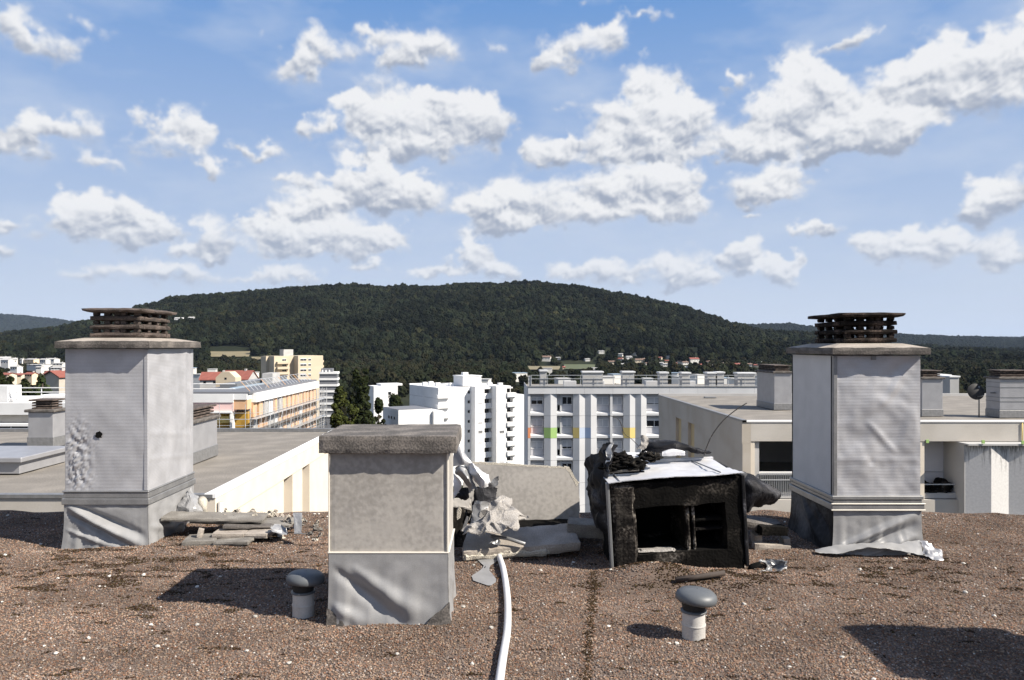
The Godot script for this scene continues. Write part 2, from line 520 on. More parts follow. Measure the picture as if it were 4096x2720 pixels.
# ---------- sky ----------
const CLOUDS := [[40,60,60,45,6],[100,105,80,35,6],[230,70,40,25,3],[85,290,85,38,10],[180,300,60,35,6],[40,330,80,35,8],[205,370,40,22,6],[260,390,50,20,4],
	[410,295,75,48,11],[440,340,60,35,7],[360,345,60,28,4],[490,382,45,20,7],[605,350,55,25,8],[730,120,85,40,7],[690,165,40,35,6],[840,80,40,20,5],
	[960,115,110,42,8],[890,140,50,30,6],[1130,100,30,12,3],[1020,270,130,65,11],[900,285,120,55,10],[830,250,50,30,9],[1090,290,70,55,9],[715,295,40,28,8],
	[960,340,160,40,8],[1020,225,40,30,10],[870,200,60,30,4],[850,430,130,55,11],[760,420,30,25,7],[680,420,35,25,7],[940,460,90,45,10],[720,480,110,35,8],
	[860,395,50,35,11],[650,540,100,45,9],[790,545,110,45,9],[880,555,70,30,9],[580,500,30,30,6],[720,580,170,25,6],[240,490,120,45,9],[180,500,80,45,7],
	[340,530,70,35,9],[250,540,130,35,6],[490,550,45,55,8],[430,580,45,22,8],[20,510,40,25,7],[10,580,30,22,6],[340,630,180,25,5],[640,635,120,22,5],
	[840,615,40,15,5],[1170,470,110,60,10],[1200,520,80,25,9],[1110,500,60,50,8],[1085,590,45,45,9],[1000,630,80,18,6],[1150,625,50,25,6],[1260,360,75,40,10],
	[1310,330,35,25,9],[1430,430,140,45,10],[1550,430,60,60,11],[1400,490,150,35,9],[1560,490,80,35,8],[1500,200,70,60,8],[1480,270,110,60,10],[1570,290,90,60,10],
	[1450,330,110,45,9],[1500,360,140,25,9],[1850,200,60,75,11],[1780,260,90,50,10],[1750,330,120,45,10],[1900,270,140,65,10],[2000,310,120,50,9],[2080,300,90,35,8],
	[1850,345,200,25,9],[1700,190,20,20,6],[2200,160,100,60,11],[2300,130,90,55,11],[2120,190,110,50,10],[2250,220,170,45,10],[2370,60,25,30,7],[1340,110,90,40,6],
	[1400,80,50,30,5],[1290,140,40,30,5],[1490,40,40,14,4],[1400,5,40,15,4],[1970,90,35,22,7],[1920,110,25,15,5],[1760,430,90,35,8],[1810,400,50,35,6],
	[1780,455,70,25,8],[1740,495,20,8,5],[1870,525,60,22,10],[1720,590,50,45,8],[1800,630,50,35,8],[1820,600,30,20,8],[2270,470,75,42,10],[2340,430,60,50,6],
	[2080,560,130,30,7],[2200,580,160,35,5],[2330,600,60,25,7],[1380,630,90,35,7],[1550,620,100,45,5],[1600,640,60,30,6],[1310,245,40,12,3]]

func sky_puffs() -> Array:
	var out := []
	for c in CLOUDS:
		var x: float = (c[0] * 1.7349 - 1990.0) / F
		var y: float = (1385.0 - c[1] * 1.7349) / F
		out.append([rad_to_deg(atan(x)), rad_to_deg(atan(y / sqrt(1.0 + x * x))), c[2] * 1.7349 / F * 57.3 / (1.0 + x * x), c[3] * 1.7349 / F * 57.3, c[4] / 10.0])
	# the same weather all the way round
	var r := RandomNumberGenerator.new()
	r.seed = 77
	for k in 130:
		var el := 3.0 + 52.0 * pow(r.randf(), 1.3)
		var az := r.randf_range(0.0, 360.0)
		var w := lerpf(3.0, 6.0, clampf(el / 35.0, 0, 1)) * r.randf_range(0.6, 1.5)
		for j in r.randi_range(3, 6):
			var a := az + r.randf_range(-1.3, 1.3) * w
			var e := el + r.randf_range(-0.3, 0.35) * w
			var dz := wrapf(a, -180.0, 180.0)
			if absf(dz) < 40.0 and e < 31.0: continue
			out.append([dz, e, w * r.randf_range(0.5, 1.0), w * r.randf_range(0.28, 0.5), r.randf_range(0.7, 1.1)])
	return out

func paint_sky(puffs: Array, az0: float, az1: float, el0: float, el1: float, w: int, h: int) -> Image:
	var dens := PackedFloat32Array()
	var lift := PackedFloat32Array()
	dens.resize(w * h)
	lift.resize(w * h)
	var kx := w / (az1 - az0)
	var ky := h / (el1 - el0)
	for p in puffs:
		for turn in [-360.0, 0.0, 360.0]:
			var cx: float = (p[0] + turn - az0) * kx
			var cy: float = (el1 - p[1]) * ky
			var rx: float = p[2] * kx * 1.5
			var ry: float = p[3] * ky * 1.48
			if cx + rx < 0 or cx - rx > w or cy + ry < 0 or cy - ry > h: continue
			for y in range(maxi(0, int(cy - ry)), mini(h, int(cy + ry) + 1)):
				var dy := (cy - y) / ry
				var dyy := dy if dy > 0.0 else dy * 1.25
				for x in range(maxi(0, int(cx - rx)), mini(w, int(cx + rx) + 1)):
					var dx := (x - cx) / rx
					var q := 1.0 - dx * dx - dyy * dyy
					if q > 0.0:
						var g: float = q * q * p[4] * 0.9
						dens[y * w + x] += g
						lift[y * w + x] += g * dy
	var n := FastNoiseLite.new()
	n.seed = 4
	n.frequency = 0.30
	n.fractal_octaves = 5
	n.fractal_gain = 0.52
	n.domain_warp_enabled = true
	n.domain_warp_amplitude = 1.6
	n.domain_warp_frequency = 0.25
	n.domain_warp_fractal_octaves = 2
	var wisp := FastNoiseLite.new()
	wisp.seed = 14
	wisp.frequency = 0.10
	wisp.fractal_octaves = 5
	wisp.fractal_gain = 0.55
	var data := PackedByteArray()
	data.resize(w * h * 3)
	for y in h:
		var el := el1 - (y + 0.5) / ky
		var t := clampf(el / 27.0, 0.0, 1.0)
		var sky := Color(.66, .735, .85).lerp(Color(.125, .305, .66), pow(t, 0.86))
		if el > 27.0: sky = sky.lerp(Color(.065, .18, .50), clampf((el - 27.0) / 50.0, 0, 1))
		var near := clampf(1.0 - el / 10.0, 0.0, 1.0)
		for x in w:
			var i := y * w + x
			var c := sky
			var az := az0 + (x + 0.5) / kx
			var veil := clampf(wisp.get_noise_2d(az * 0.6 + 90.0, el * 1.6) * 1.2 + 0.18 + near * 0.55, 0.0, 1.0) * 0.5
			c = c.lerp(Color(.60, .68, .82), veil)
			# billows: look the body of the cloud up at a wandering place
			var w1 := wisp.get_noise_2d(az * 2.4 + 40.0, el * 3.0)
			var w2 := wisp.get_noise_2d(az * 2.4 - 70.0, el * 3.0 + 33.0)
			var w3 := n.get_noise_2d(az * 1.5 + 200.0, el * 1.8)
			var w4 := n.get_noise_2d(az * 1.5, el * 1.8 + 200.0)
			var jx := clampi(x + int((w1 * 1.9 + w3 * 0.75) * kx), 0, w - 1)
			var jy := clampi(y + int((w2 * 1.1 + w4 * 0.60) * ky), 0, h - 1)
			var j := jy * w + jx
			var g := dens[j]
			if g > 0.01:
				var f := n.get_noise_2d(az, el * 1.35)
				var f2 := n.get_noise_2d(az + 0.20, el * 1.35 + 0.42)
				var up := clampf(lift[j] / g * 1.7, -1.0, 1.0)
				var body := g * (1.55 + near * 1.2) + f * 0.40 + w1 * 0.20 - 0.02
				var a := smoothstep(0.06 - 0.06 * clampf(-up, 0.0, 1.0), 0.80 + 0.60 * clampf(0.15 - up, 0.0, 1.0), body)
				if a > 0.0:
					var l := clampf(0.60 + 0.75 * up + (f - f2) * 0.75 + w2 * 0.25 + w4 * 0.28, 0.0, 1.0)
					l = lerpf(0.62, l, clampf(body * 1.0, 0.15, 1.0))
					var cc := Color(.36, .41, .51).lerp(Color(.89, .895, .91), smoothstep(0.05, 0.95, l))
					cc = cc.lerp(Color(.64, .70, .81), near * 0.40)
					c = c.lerp(cc, a * (0.97 - near * 0.22))
			c = c.linear_to_srgb()
			data[i * 3] = c.r8
			data[i * 3 + 1] = c.g8
			data[i * 3 + 2] = c.b8
	return Image.create_from_data(w, h, false, Image.FORMAT_RGB8, data)

func make_sky() -> PanoramaSkyMaterial:
	var puffs := sky_puffs()
	var whole := paint_sky(puffs, 0.0, 360.0, 0.0, 90.0, 1024, 256)
	whole.resize(4096, 1024, Image.INTERPOLATE_CUBIC)
	# the sector the photograph shows, drawn finer
	var az := 45.0
	var el := 36.0
	var cols := int(az * 2.0 / 360.0 * 4096)
	var rows := int(el / 90.0 * 1024)
	var fine := paint_sky(puffs, -az, az, 0.0, rows / 1024.0 * 90.0, cols, rows)
	whole.blit_rect(fine, Rect2i(cols / 2, 0, cols / 2, rows), Vector2i(0, 1024 - rows))
	whole.blit_rect(fine, Rect2i(0, 0, cols / 2, rows), Vector2i(4096 - cols / 2, 1024 - rows))
	var im := Image.create(4096, 2048, false, Image.FORMAT_RGB8)
	im.fill(Color(.20, .19, .17).linear_to_srgb())
	im.blit_rect(whole, Rect2i(0, 0, 4096, 1024), V0i())
	var m := PanoramaSkyMaterial.new()
	m.panorama = ImageTexture.create_from_image(im)
	return m

func V0i() -> Vector2i:
	return Vector2i.ZERO

# ---------- start ----------
func _ready() -> void:
	rng.seed = 20240611
	crease.seed = 6
	crease.noise_type = FastNoiseLite.TYPE_SIMPLEX
	crease.fractal_type = FastNoiseLite.FRACTAL_RIDGED
	crease.frequency = 0.5
	crease.fractal_octaves = 2
	soft.seed = 9
	soft.frequency = 0.5
	soft.fractal_octaves = 3
	# camera: level, with the lens shifted a little up and to the right
	var cam := Camera3D.new()
	cam.name = "camera"
	add_child(cam)
	cam.position = Vector3(0, 1.6, 0)
	cam.projection = Camera3D.PROJECTION_FRUSTUM
	cam.near = 0.1
	cam.far = 20000.0
	cam.size = 0.1 * 2720.0 / F
	cam.frustum_offset = Vector2(0.1 * 58.0 / F, 0.1 * 25.0 / F)
	cam.current = true
	# sky and exposure
	var env := Environment.new()
	env.background_mode = Environment.BG_SKY
	env.sky = Sky.new()
	env.sky.sky_material = make_sky()
	env.tonemap_mode = Environment.TONE_MAPPER_LINEAR
	env.tonemap_exposure = 2.0
	env.background_energy_multiplier = 0.5
	env.sdfgi_enabled = true
	env.ssao_enabled = true
	env.ssil_enabled = true
	env.fog_enabled = true
	env.fog_density = 0.000018
	env.fog_light_color = Color(0.72, 0.80, 0.92)
	var we := WorldEnvironment.new()
	we.environment = env
	add_child(we)
	# sun: over the photographer's right shoulder, about forty degrees high
	var sun := DirectionalLight3D.new()
	sun.name = "sun"
	add_child(sun)
	sun.look_at_from_position(V0, -Vector3(1.06, 1.0, 0.44), Vector3.UP)
	sun.light_energy = 1.6
	sun.light_color = Color(1.0, 0.965, 0.91)
	sun.light_angular_distance = 0.53
	sun.shadow_enabled = true
	materials()
	print("materials ", Time.get_ticks_msec())
	place_houses()
	place_fields()
	land()
	print("land ", Time.get_ticks_msec())
	our_roof()
	neighbour_near()
	neighbour_far()
	panel_block()
	stepped_tower()
	cream_tower()
	scaffold_block()
	railed_block()
	town()
	trees()
	print("town ", Time.get_ticks_msec())
	chimneys()
	vents_and_hose()
	slab_pile()
	broken_slabs()
	burnt_flue()
	scraps()
	print("done ", Time.get_ticks_msec())

# ---------- land ----------
const RIDGE := [[-2600,1361],[-600,1366],[0,1356],[200,1334],[340,1302],[600,1244],[700,1217],[1000,1187],[1400,1175],[1700,1167],[2000,1161],[2130,1157],[2300,1175],[2500,1205],[2700,1242],[2850,1285],[2950,1317],[3050,1346],[3250,1356],[3600,1404],[4096,1424],[6000,1434]]
const RIDGE_2 := [[1200,1420],[2300,1360],[2700,1312],[2900,1306],[3000,1309],[3150,1308],[3300,1322],[3600,1348],[3800,1358],[4096,1366],[4700,1372],[6500,1376]]
const RIDGE_3 := [[-3000,1290],[-900,1252],[-300,1262],[0,1270],[150,1281],[240,1292],[500,1330],[900,1385],[2500,1400],[3300,1386],[3700,1368],[4096,1362],[4600,1352],[6500,1356]]

func along(tab: Array, px: float) -> float:
	for i in tab.size() - 1:
		if px < tab[i + 1][0]:
			var t: float = clampf((px - tab[i][0]) / float(tab[i + 1][0] - tab[i][0]), 0, 1)
			return lerpf(tab[i][1], tab[i + 1][1], t * t * (3.0 - 2.0 * t) * 0.5 + t * 0.5)
	return tab[tab.size() - 1][1]

func ridge(tab: Array, x: float, d: float, foot: float, crest: float, low: float) -> float:
	var top: float = 1.6 + (1385.0 - along(tab, 1990.0 + x / clampf(d, crest * 0.7, crest) * F)) * crest / F
	var t := clampf((d - foot) / (crest - foot), 0.0, 1.0)
	t = sin(t * PI / 2.0) * 0.45 + t * t * (3.0 - 2.0 * t) * 0.55
	if d > crest: t = maxf(0.0, 1.0 - pow((d - crest) / (crest - foot) / 1.6, 2.0))
	return lerpf(low, maxf(top, low), t)

func ground_y(x: float, d: float) -> float:
	var low := -38.0 + 9.0 * smoothstep(250.0, 900.0, d)
	var y := ridge(RIDGE, x, d, 1150.0, 2400.0, low)
	y = maxf(y, ridge(RIDGE_2, x, d, 4200.0, 5600.0, low))
	y = maxf(y, ridge(RIDGE_3, x, d, 7000.0, 9000.0, low))
	if d > 700.0: y += soft.get_noise_2d(x * 0.006, d * 0.006) * 14.0 * smoothstep(1150.0, 1800.0, d)
	return y

func crown_mesh(seed_: int, bumps: float, sub := 2) -> ArrayMesh:
	var t := (1.0 + sqrt(5.0)) / 2.0
	var v := [Vector3(-1, t, 0), Vector3(1, t, 0), Vector3(-1, -t, 0), Vector3(1, -t, 0), Vector3(0, -1, t), Vector3(0, 1, t), Vector3(0, -1, -t), Vector3(0, 1, -t), Vector3(t, 0, -1), Vector3(t, 0, 1), Vector3(-t, 0, -1), Vector3(-t, 0, 1)]
	var f := [[0, 11, 5], [0, 5, 1], [0, 1, 7], [0, 7, 10], [0, 10, 11], [1, 5, 9], [5, 11, 4], [11, 10, 2], [10, 7, 6], [7, 1, 8], [3, 9, 4], [3, 4, 2], [3, 2, 6], [3, 6, 8], [3, 8, 9], [4, 9, 5], [2, 4, 11], [6, 2, 10], [8, 6, 7], [9, 8, 1]]
	var tris := []
	for q in f: tris.append([v[q[0]].normalized(), v[q[1]].normalized(), v[q[2]].normalized()])
	for k in sub:
		var nx := []
		for q in tris:
			var a: Vector3 = (q[0] + q[1]).normalized()
			var b: Vector3 = (q[1] + q[2]).normalized()
			var c: Vector3 = (q[2] + q[0]).normalized()
			nx.append_array([[q[0], a, c], [a, q[1], b], [c, b, q[2]], [a, b, c]])
		tris = nx
	var n := FastNoiseLite.new()
	n.seed = seed_
	n.frequency = 1.1
	n.fractal_octaves = 3
	var s := st0()
	for q in tris:
		var p := []
		for e in q:
			var u: Vector3 = e
			p.append(u * (1.0 + bumps * n.get_noise_3dv(u * 1.6)) + Vector3(0, 0.0, 0))
		tri_out(s, p[0], p[1], p[2], V0)
	return fin(s)

func any_turn() -> Basis:
	return Basis.from_euler(Vector3(rng.randf() * TAU, rng.randf() * TAU, rng.randf() * TAU))

func scatter(called: String, mesh: Mesh, m: Material, xf: Array, col: Array, label := "", category := "") -> MultiMeshInstance3D:
	var mm := MultiMesh.new()
	mm.transform_format = MultiMesh.TRANSFORM_3D
	mm.use_colors = true
	mm.mesh = mesh
	mm.instance_count = xf.size()
	for i in xf.size():
		mm.set_instance_transform(i, xf[i])
		mm.set_instance_color(i, col[i])
	var o := MultiMeshInstance3D.new()
	o.name = numbered(called)
	o.multimesh = mm
	o.material_override = m
	add_child(o)
	tag(o, label, category, "", "stuff")
	return o

func in_field(x: float, d: float) -> bool:
	var px := 1990.0 + x / d * F
	for f in fields:
		if px > f[0] - 10 and px < f[1] + 10 and d > f[2] - 4 and d < f[3] + 4: return true
	return false

# clearings on the lower slopes, as bearings and the heights at which they show; find where each meets the ground
const FIELDS := [[838, 1000, 1428, 1408, "field"], [2255, 2380, 1478, 1459, "meadow"], [2110, 2240, 1480, 1466, "field"], [1005, 1060, 1440, 1430, "field"]]
var fields := []

func meet(px: float, py: float) -> float:
	var d := 600.0
	while d < 2300.0 and ground_y((px - 1990.0) * d / F, d) + 1.0 < 1.6 + (1385.0 - py) * d / F: d += 4.0
	return d

func place_fields() -> void:
	for f in FIELDS:
		var mid: float = (f[0] + f[1]) / 2.0
		var near := meet(mid, f[2])
		var far := maxf(meet(mid, f[3]), near + 30.0)
		fields.append([f[0], f[1], near, far, f[4]])
		houses.append([mid, far, (f[1] - f[0]) * far / F * 0.9, 0, "", -1.0, 0.0, f[2]])

func land() -> void:
	var ds := [-300.0, -60.0, 0.0, 40.0, 90.0, 160.0, 260.0, 400.0, 600.0, 800.0, 1000.0, 1100.0]
	var d := 1150.0
	while d < 2600.0: ds.append(d); d += 42.0
	while d < 9400.0: ds.append(d); d += 140.0
	ds.append_array([11000.0, 14000.0, 18000.0])
	var rows := []
	for dd in ds:
		var row := PackedVector3Array()
		for k in 181:
			var u := (k - 90) / 90.0
			var x := 5200.0 * (0.55 * u + 0.45 * u * u * u) * (1.0 + maxf(0.0, dd - 3000.0) / 3500.0)
			row.append(Vector3(x, ground_y(x, dd), -dd))
		rows.append(row)
	structure("terrain", sheet(rows, 0.0), M.terrain)
	for f in fields:
		var fr := []
		for i in 7:
			var fd: float = lerpf(f[2], f[3], i / 6.0)
			var row := PackedVector3Array()
			for j in 13:
				var px: float = lerpf(f[0], f[1], j / 12.0) + soft.get_noise_2d(i * 9.0, j * 9.0) * 8.0
				var x := (px - 1990.0) * fd / F
				row.append(Vector3(x, ground_y(x, fd) + 1.6, -fd))
			fr.append(row)
		structure("field", sheet(fr, 0.0), M[f[4]])
	# the wood on the hill
	var kinds := [crown_mesh(1, 0.55), crown_mesh(2, 0.6)]
	var xf := []
	var col := []
	var step := 10.4
	var dd := 1180.0
	while dd < 2470.0:
		var x := -0.72 * dd
		while x < 0.76 * dd:
			var jx := x + rng.randf_range(-0.5, 0.5) * step
			var jd := dd + rng.randf_range(-0.5, 0.5) * step
			x += step * (0.85 + 0.3 * rng.randf())
			var y := ground_y(jx, jd)
			if in_field(jx, jd): continue
			if near_house(jx, jd, y + 14.0): continue
			if y < -27.5 and rng.randf() < 0.55: continue
			# the village on the lower slope keeps gaps
			var px := 1990.0 + jx / jd * F
			if px > 2150 and jd < 1650.0 and y < 12.0 and rng.randf() < 0.62: continue
			var big := soft.get_noise_2d(jx * 0.02, jd * 0.02)
			var r := 5.8 * rng.randf_range(0.5, 1.2) * (1.0 + big * 0.25) * (1.2 if rng.randf() < 0.12 else 1.0)
			xf.append(Transform3D(any_turn().scaled(Vector3(r, r * rng.randf_range(0.95, 1.35), r)), Vector3(jx, y + r * 0.9 + rng.randf_range(1.0, 4.5), -jd)))
			var g := rng.randf_range(0.5, 1.5) * (1.0 + big * 0.7 + 0.7 * soft.get_noise_2d(jx * 0.005 + 300.0, jd * 0.008))
			var warm := rng.randf_range(-0.1, 0.3) + (0.5 if rng.randf() < 0.1 else 0.0)
			col.append(Color(.0088 * g * (1.0 + warm), .0115 * g * (1.0 + 0.4 * warm), .0066 * g))
		dd += step * 0.9
	scatter("forest", kinds[0], M.leaf, xf, col, "dark green deciduous forest covering the long hill", "forest")
	xf = []
	col = []
	# farther slopes
	for spec in [[4500.0, 5750.0, 0.28, 0.85, 22.0], [7400.0, 9150.0, -0.85, -0.5, 40.0], [7400.0, 9150.0, 0.5, 0.85, 44.0]]:
		dd = spec[0]
		while dd < spec[1]:
			var x: float = spec[2] * dd
			while x < spec[3] * dd:
				var jx: float = x + rng.randf_range(-0.5, 0.5) * spec[4]
				x += spec[4] * (0.8 + 0.4 * rng.randf())
				var r: float = spec[4] * 0.55 * rng.randf_range(0.7, 1.3)
				var y := ground_y(jx, dd)
				if y < -20.0: continue
				xf.append(Transform3D(any_turn().scaled(Vector3(r, r, r)), Vector3(jx, y + r * 0.6, -dd + rng.randf_range(-6, 6))))
				var g := rng.randf_range(0.7, 1.3)
				col.append(Color(.0088 * g, .0115 * g, .0066 * g))
			dd += spec[4] * 0.95
	scatter("distant_forest", kinds[0], M.leaf, xf, col, "hazy blue-green forest on the farther ridges", "forest")
	# hedges, gardens and small woods on the valley floor
	xf = []
	col = []
	for k in 9000:
		var vd := 330.0 + 900.0 * sqrt(rng.randf())
		var vx := rng.randf_range(-0.72, 0.76) * vd
		var dense := soft.get_noise_2d(vx * 0.03 + 50.0, vd * 0.03)
		var px := 1990.0 + vx / vd * F
		if dense < -0.05 and rng.randf() < 0.8: continue
		if in_field(vx, vd) or near_house(vx, vd, ground_y(vx, vd) + 8.0): continue
		if px > 770 and px < 1330 and vd < 520: continue
		var r := rng.randf_range(2.4, 5.2)
		xf.append(Transform3D(any_turn().scaled(Vector3(r, r * rng.randf_range(0.8, 1.3), r)), Vector3(vx, ground_y(vx, vd) + r * 0.8 + 1.0, -vd)))
		var g := rng.randf_range(0.7, 1.6)
		col.append(Color(.012 * g * rng.randf_range(0.9, 1.3), .0145 * g, .0082 * g))
	scatter("valley_wood", kinds[1], M.leaf, xf, col, "dark green hedges and garden trees across the valley floor", "trees")

# ---------- our roof ----------
const ROOF_END := 7.12
const G := 38.0
func roof_y(x: float, d: float) -> float:
	var y := soft.get_noise_2d(x * 1.1, d * 1.1) * 0.030 + soft.get_noise_2d(x * 5.0 + 40.0, d * 5.0) * 0.008
	# spoil heaped before the burnt flue, and the raised rim along the edge
	y += 0.13 * exp(-pow((x - 1.05) / 0.36, 2.0) - pow((d - 5.12) / 0.20, 2.0))
	y += 0.05 * exp(-pow((x - 1.75) / 0.55, 2.0) - pow((d - 4.95) / 0.25, 2.0))
	y += 0.05 * exp(-pow((x - 3.9) / 0.5, 2.0) - pow((d - 6.6) / 0.35, 2.0))
	y += 0.035 * smoothstep(6.4, 7.0, d) * (0.6 + soft.get_noise_1d(x * 1.5))
	return y

func our_roof() -> void:
	var rows := []
	var ds := [-9.0, -4.0, 0.0, 1.5]
	var d := 2.2
	while d < ROOF_END - 0.001: ds.append(d); d += 0.06
	ds.append(ROOF_END)
	for dd in ds:
		var row := PackedVector3Array()
		for k in 221:
			var u := (k - 110) / 110.0
			var x := 6.6 * u + 12.4 * pow(u, 7.0)
			row.append(Vector3(x, roof_y(x, dd), -dd))
		rows.append(row)
	var roof := structure("gravel_roof", sheet(rows, 0.0), M.gravel_bed)
	part("roof_slab", box_mesh(Vector3(-19, -0.40, -ROOF_END + 0.02), Vector3(19, -0.07, 9)), M.slab, roof)
	part("wall", box_mesh(Vector3(-18.9, -G, -ROOF_END + 0.1), Vector3(18.9, -0.402, 8.9)), M.cream, roof)
	# loose stones
	var stone := crown_mesh(5, 0.6, 0)
	var xf := []
	var col := []
	var tones := [Color(.130, .086, .064), Color(.112, .068, .048), Color(.098, .078, .064), Color(.160, .112, .080), Color(.062, .050, .045), Color(.16, .125, .10), Color(.112, .062, .040), Color(.118, .098, .088)]
	var mossy := FastNoiseLite.new()
	mossy.seed = 31
	mossy.frequency = 2.6
	mossy.fractal_octaves = 4
	for k in 300000:
		var sd := 2.5 + (ROOF_END - 2.53) * pow(rng.randf(), 0.95)
		var sx := rng.randf_range(-0.98, 0.98) * sd
		var r := rng.randf_range(0.0032, 0.0068)
		var c: Color = tones[rng.randi() % 8] * rng.randf_range(1.0, 1.9)
		c *= 1.0 + 0.45 * soft.get_noise_2d(sx * 1.7 + 90.0, sd * 3.0)
		var pick := rng.randf()
		if pick < 0.013:
			c = Color(.42, .40, .37) * rng.randf_range(0.7, 1.25)
		elif pick < 0.04:
			c = Color(.26, .19, .13) * rng.randf_range(0.8, 1.2)
		if pick > 0.9994:
			r = rng.randf_range(0.009, 0.016)
			c = Color(.50, .48, .44) * rng.randf_range(0.6, 1.2)
		# moss has taken hold in patches before the wrapped chimney and by the other one
		var moss := mossy.get_noise_2d(sx * 1.0, sd * 2.6)
		var grown := 0.44 * exp(-pow((sx + 2.7) / 1.3, 2.0) - pow((sd - 5.4) / 0.8, 2.0)) + 0.34 * exp(-pow((sx - 2.9) / 0.9, 2.0) - pow((sd - 5.35) / 0.5, 2.0)) + 0.62 * exp(-pow((sx - 1.35) / 0.75, 2.0) - pow((sd - 5.0) / 0.24, 2.0)) + 0.03
		if moss + grown > 0.52 and pick < 0.985:
			c = [Color(.030, .018, .010), Color(.022, .016, .010), Color(.045, .032, .012), Color(.038, .020, .012)][rng.randi() % 4] * rng.randf_range(0.7, 1.4)
		xf.append(Transform3D(any_turn().scaled(Vector3(r, r * rng.randf_range(0.5, 0.9), r * rng.randf_range(0.7, 1.2))), Vector3(sx, roof_y(sx, sd) + r * 0.35, -sd)))
		col.append(c)
	scatter("gravel", stone, M.tint, xf, col, "brown and grey gravel with pale stones over the flat roof", "gravel")
	# a bare patch of pale screed beside the hose
	var rr := []
	for i in 13:
		var row := PackedVector3Array()
		var v := i / 12.0
		var y0 := lerpf(2222.0, 2352.0, v)
		var pd := 1.6 * F / (y0 - 1385.0)
		var mid := 1936.0 + 14.0 * sin(v * 7.0) + 12.0 * v
		var half := (30.0 + 16.0 * sin(v * 9.0 + 1.0) + 10.0 * soft.get_noise_1d(v * 40.0)) * (1.0 if v > 0.03 and v < 0.97 else 0.25)
		for j in 9:
			var px := mid + half * (j / 4.0 - 1.0) + soft.get_noise_2d(i * 8.0, j * 8.0) * 7.0
			var q := P(px, y0, pd)
			row.append(Vector3(q.x, roof_y(q.x, pd) + 0.009, -pd))
		rr.append(row)
	var scr := structure("bare_screed", sheet(rr, 0.0), M.membrane)
	scr.set_meta("label", "pale bare patch of screed on the gravel beside the white hose")
	# a seam in the roofing where moss grows
	xf = []
	col = []
	var seam := [[2375, 2300], [2372, 2380], [2368, 2440], [2352, 2560], [2345, 2720]]
	for k in 800:
		var f := rng.randf() * 3.999
		var i := int(f)
		var px: float = lerpf(seam[i][0], seam[i + 1][0], f - i) + rng.randfn(0.0, 11.0)
		var py: float = lerpf(seam[i][1], seam[i + 1][1], f - i)
		var pd := 1.6 * F / (py - 1385.0)
		var q := P(px, py, pd)
		var r := rng.randf_range(0.003, 0.008)
		xf.append(Transform3D(any_turn().scaled(Vector3(r, r * 0.6, r)), Vector3(q.x, roof_y(q.x, pd) + r * 0.5, -pd)))
		col.append(Color(.040, .026, .014) * rng.randf_range(0.5, 1.3))
	scatter("moss_seam", stone, M.tint, xf, col, "dark mossy line running along a seam in the gravel", "moss")

# ---------- chimneys of the neighbouring roofs ----------
# a small metal-clad chimney with a louvred clay pot; lo, hi are the body's corners
func small_chimney(label: String, lo: Vector3, hi: Vector3, straps := 0, group := "chimneys on the neighbouring roofs") -> Node3D:
	var base := Vector3((lo.x + hi.x) / 2, lo.y, (lo.z + hi.z) / 2)
	var t := thing("roof_chimney", label, "chimney", base, 0, group)
	var h := hi - lo
	part("body", cbox(Vector3(-h.x / 2, 0, -h.z / 2), Vector3(h.x / 2, h.y, h.z / 2), 0.012), M.foil_smooth, t)
	part("base_band", cbox(Vector3(-h.x / 2 - 0.02, 0, -h.z / 2 - 0.02), Vector3(h.x / 2 + 0.02, 0.28, h.z / 2 + 0.02), 0.01), M.trim, t)
	part("cap_slab", cbox(Vector3(-h.x / 2 - 0.07, h.y, -h.z / 2 - 0.07), Vector3(h.x / 2 + 0.07, h.y + 0.075, h.z / 2 + 0.07), 0.015), M.slab, t)
	for k in 4:
		var w := 0.06 if k < 3 else 0.01
		var y := h.y + 0.077 + k * 0.072
		part("pot_ring" if k < 3 else "pot_lid", cbox(Vector3(-h.x / 2 + w, y, -h.z / 2 + w), Vector3(h.x / 2 - w, y + 0.045, h.z / 2 - w), 0.008), M.clay, t)
		if k < 3:
			part("pot_core", box_mesh(Vector3(-h.x / 2 + 0.13, y + 0.045, -h.z / 2 + 0.13), Vector3(h.x / 2 - 0.13, y + 0.072, h.z / 2 - 0.13)), M.soot, t)
	for k in straps:
		var y: float = [1.36, 1.17, 0.78, 0.62, 0.30][k % 5] * h.y / 1.5
		var s := st0()
		for b in [[Vector3(-h.x / 2 - 0.012, y, -h.z / 2 - 0.012), Vector3(h.x / 2 + 0.012, y + 0.022, -h.z / 2)], [Vector3(-h.x / 2 - 0.012, y, h.z / 2), Vector3(h.x / 2 + 0.012, y + 0.022, h.z / 2 + 0.012)], [Vector3(-h.x / 2 - 0.012, y, -h.z / 2), Vector3(-h.x / 2, y + 0.022, h.z / 2)], [Vector3(h.x / 2, y, -h.z / 2), Vector3(h.x / 2 + 0.012, y + 0.022, h.z / 2)]]:
			range_box(s, b[0], b[1])
		part("strap", fin(s), M.galv_dark, t)
	return t

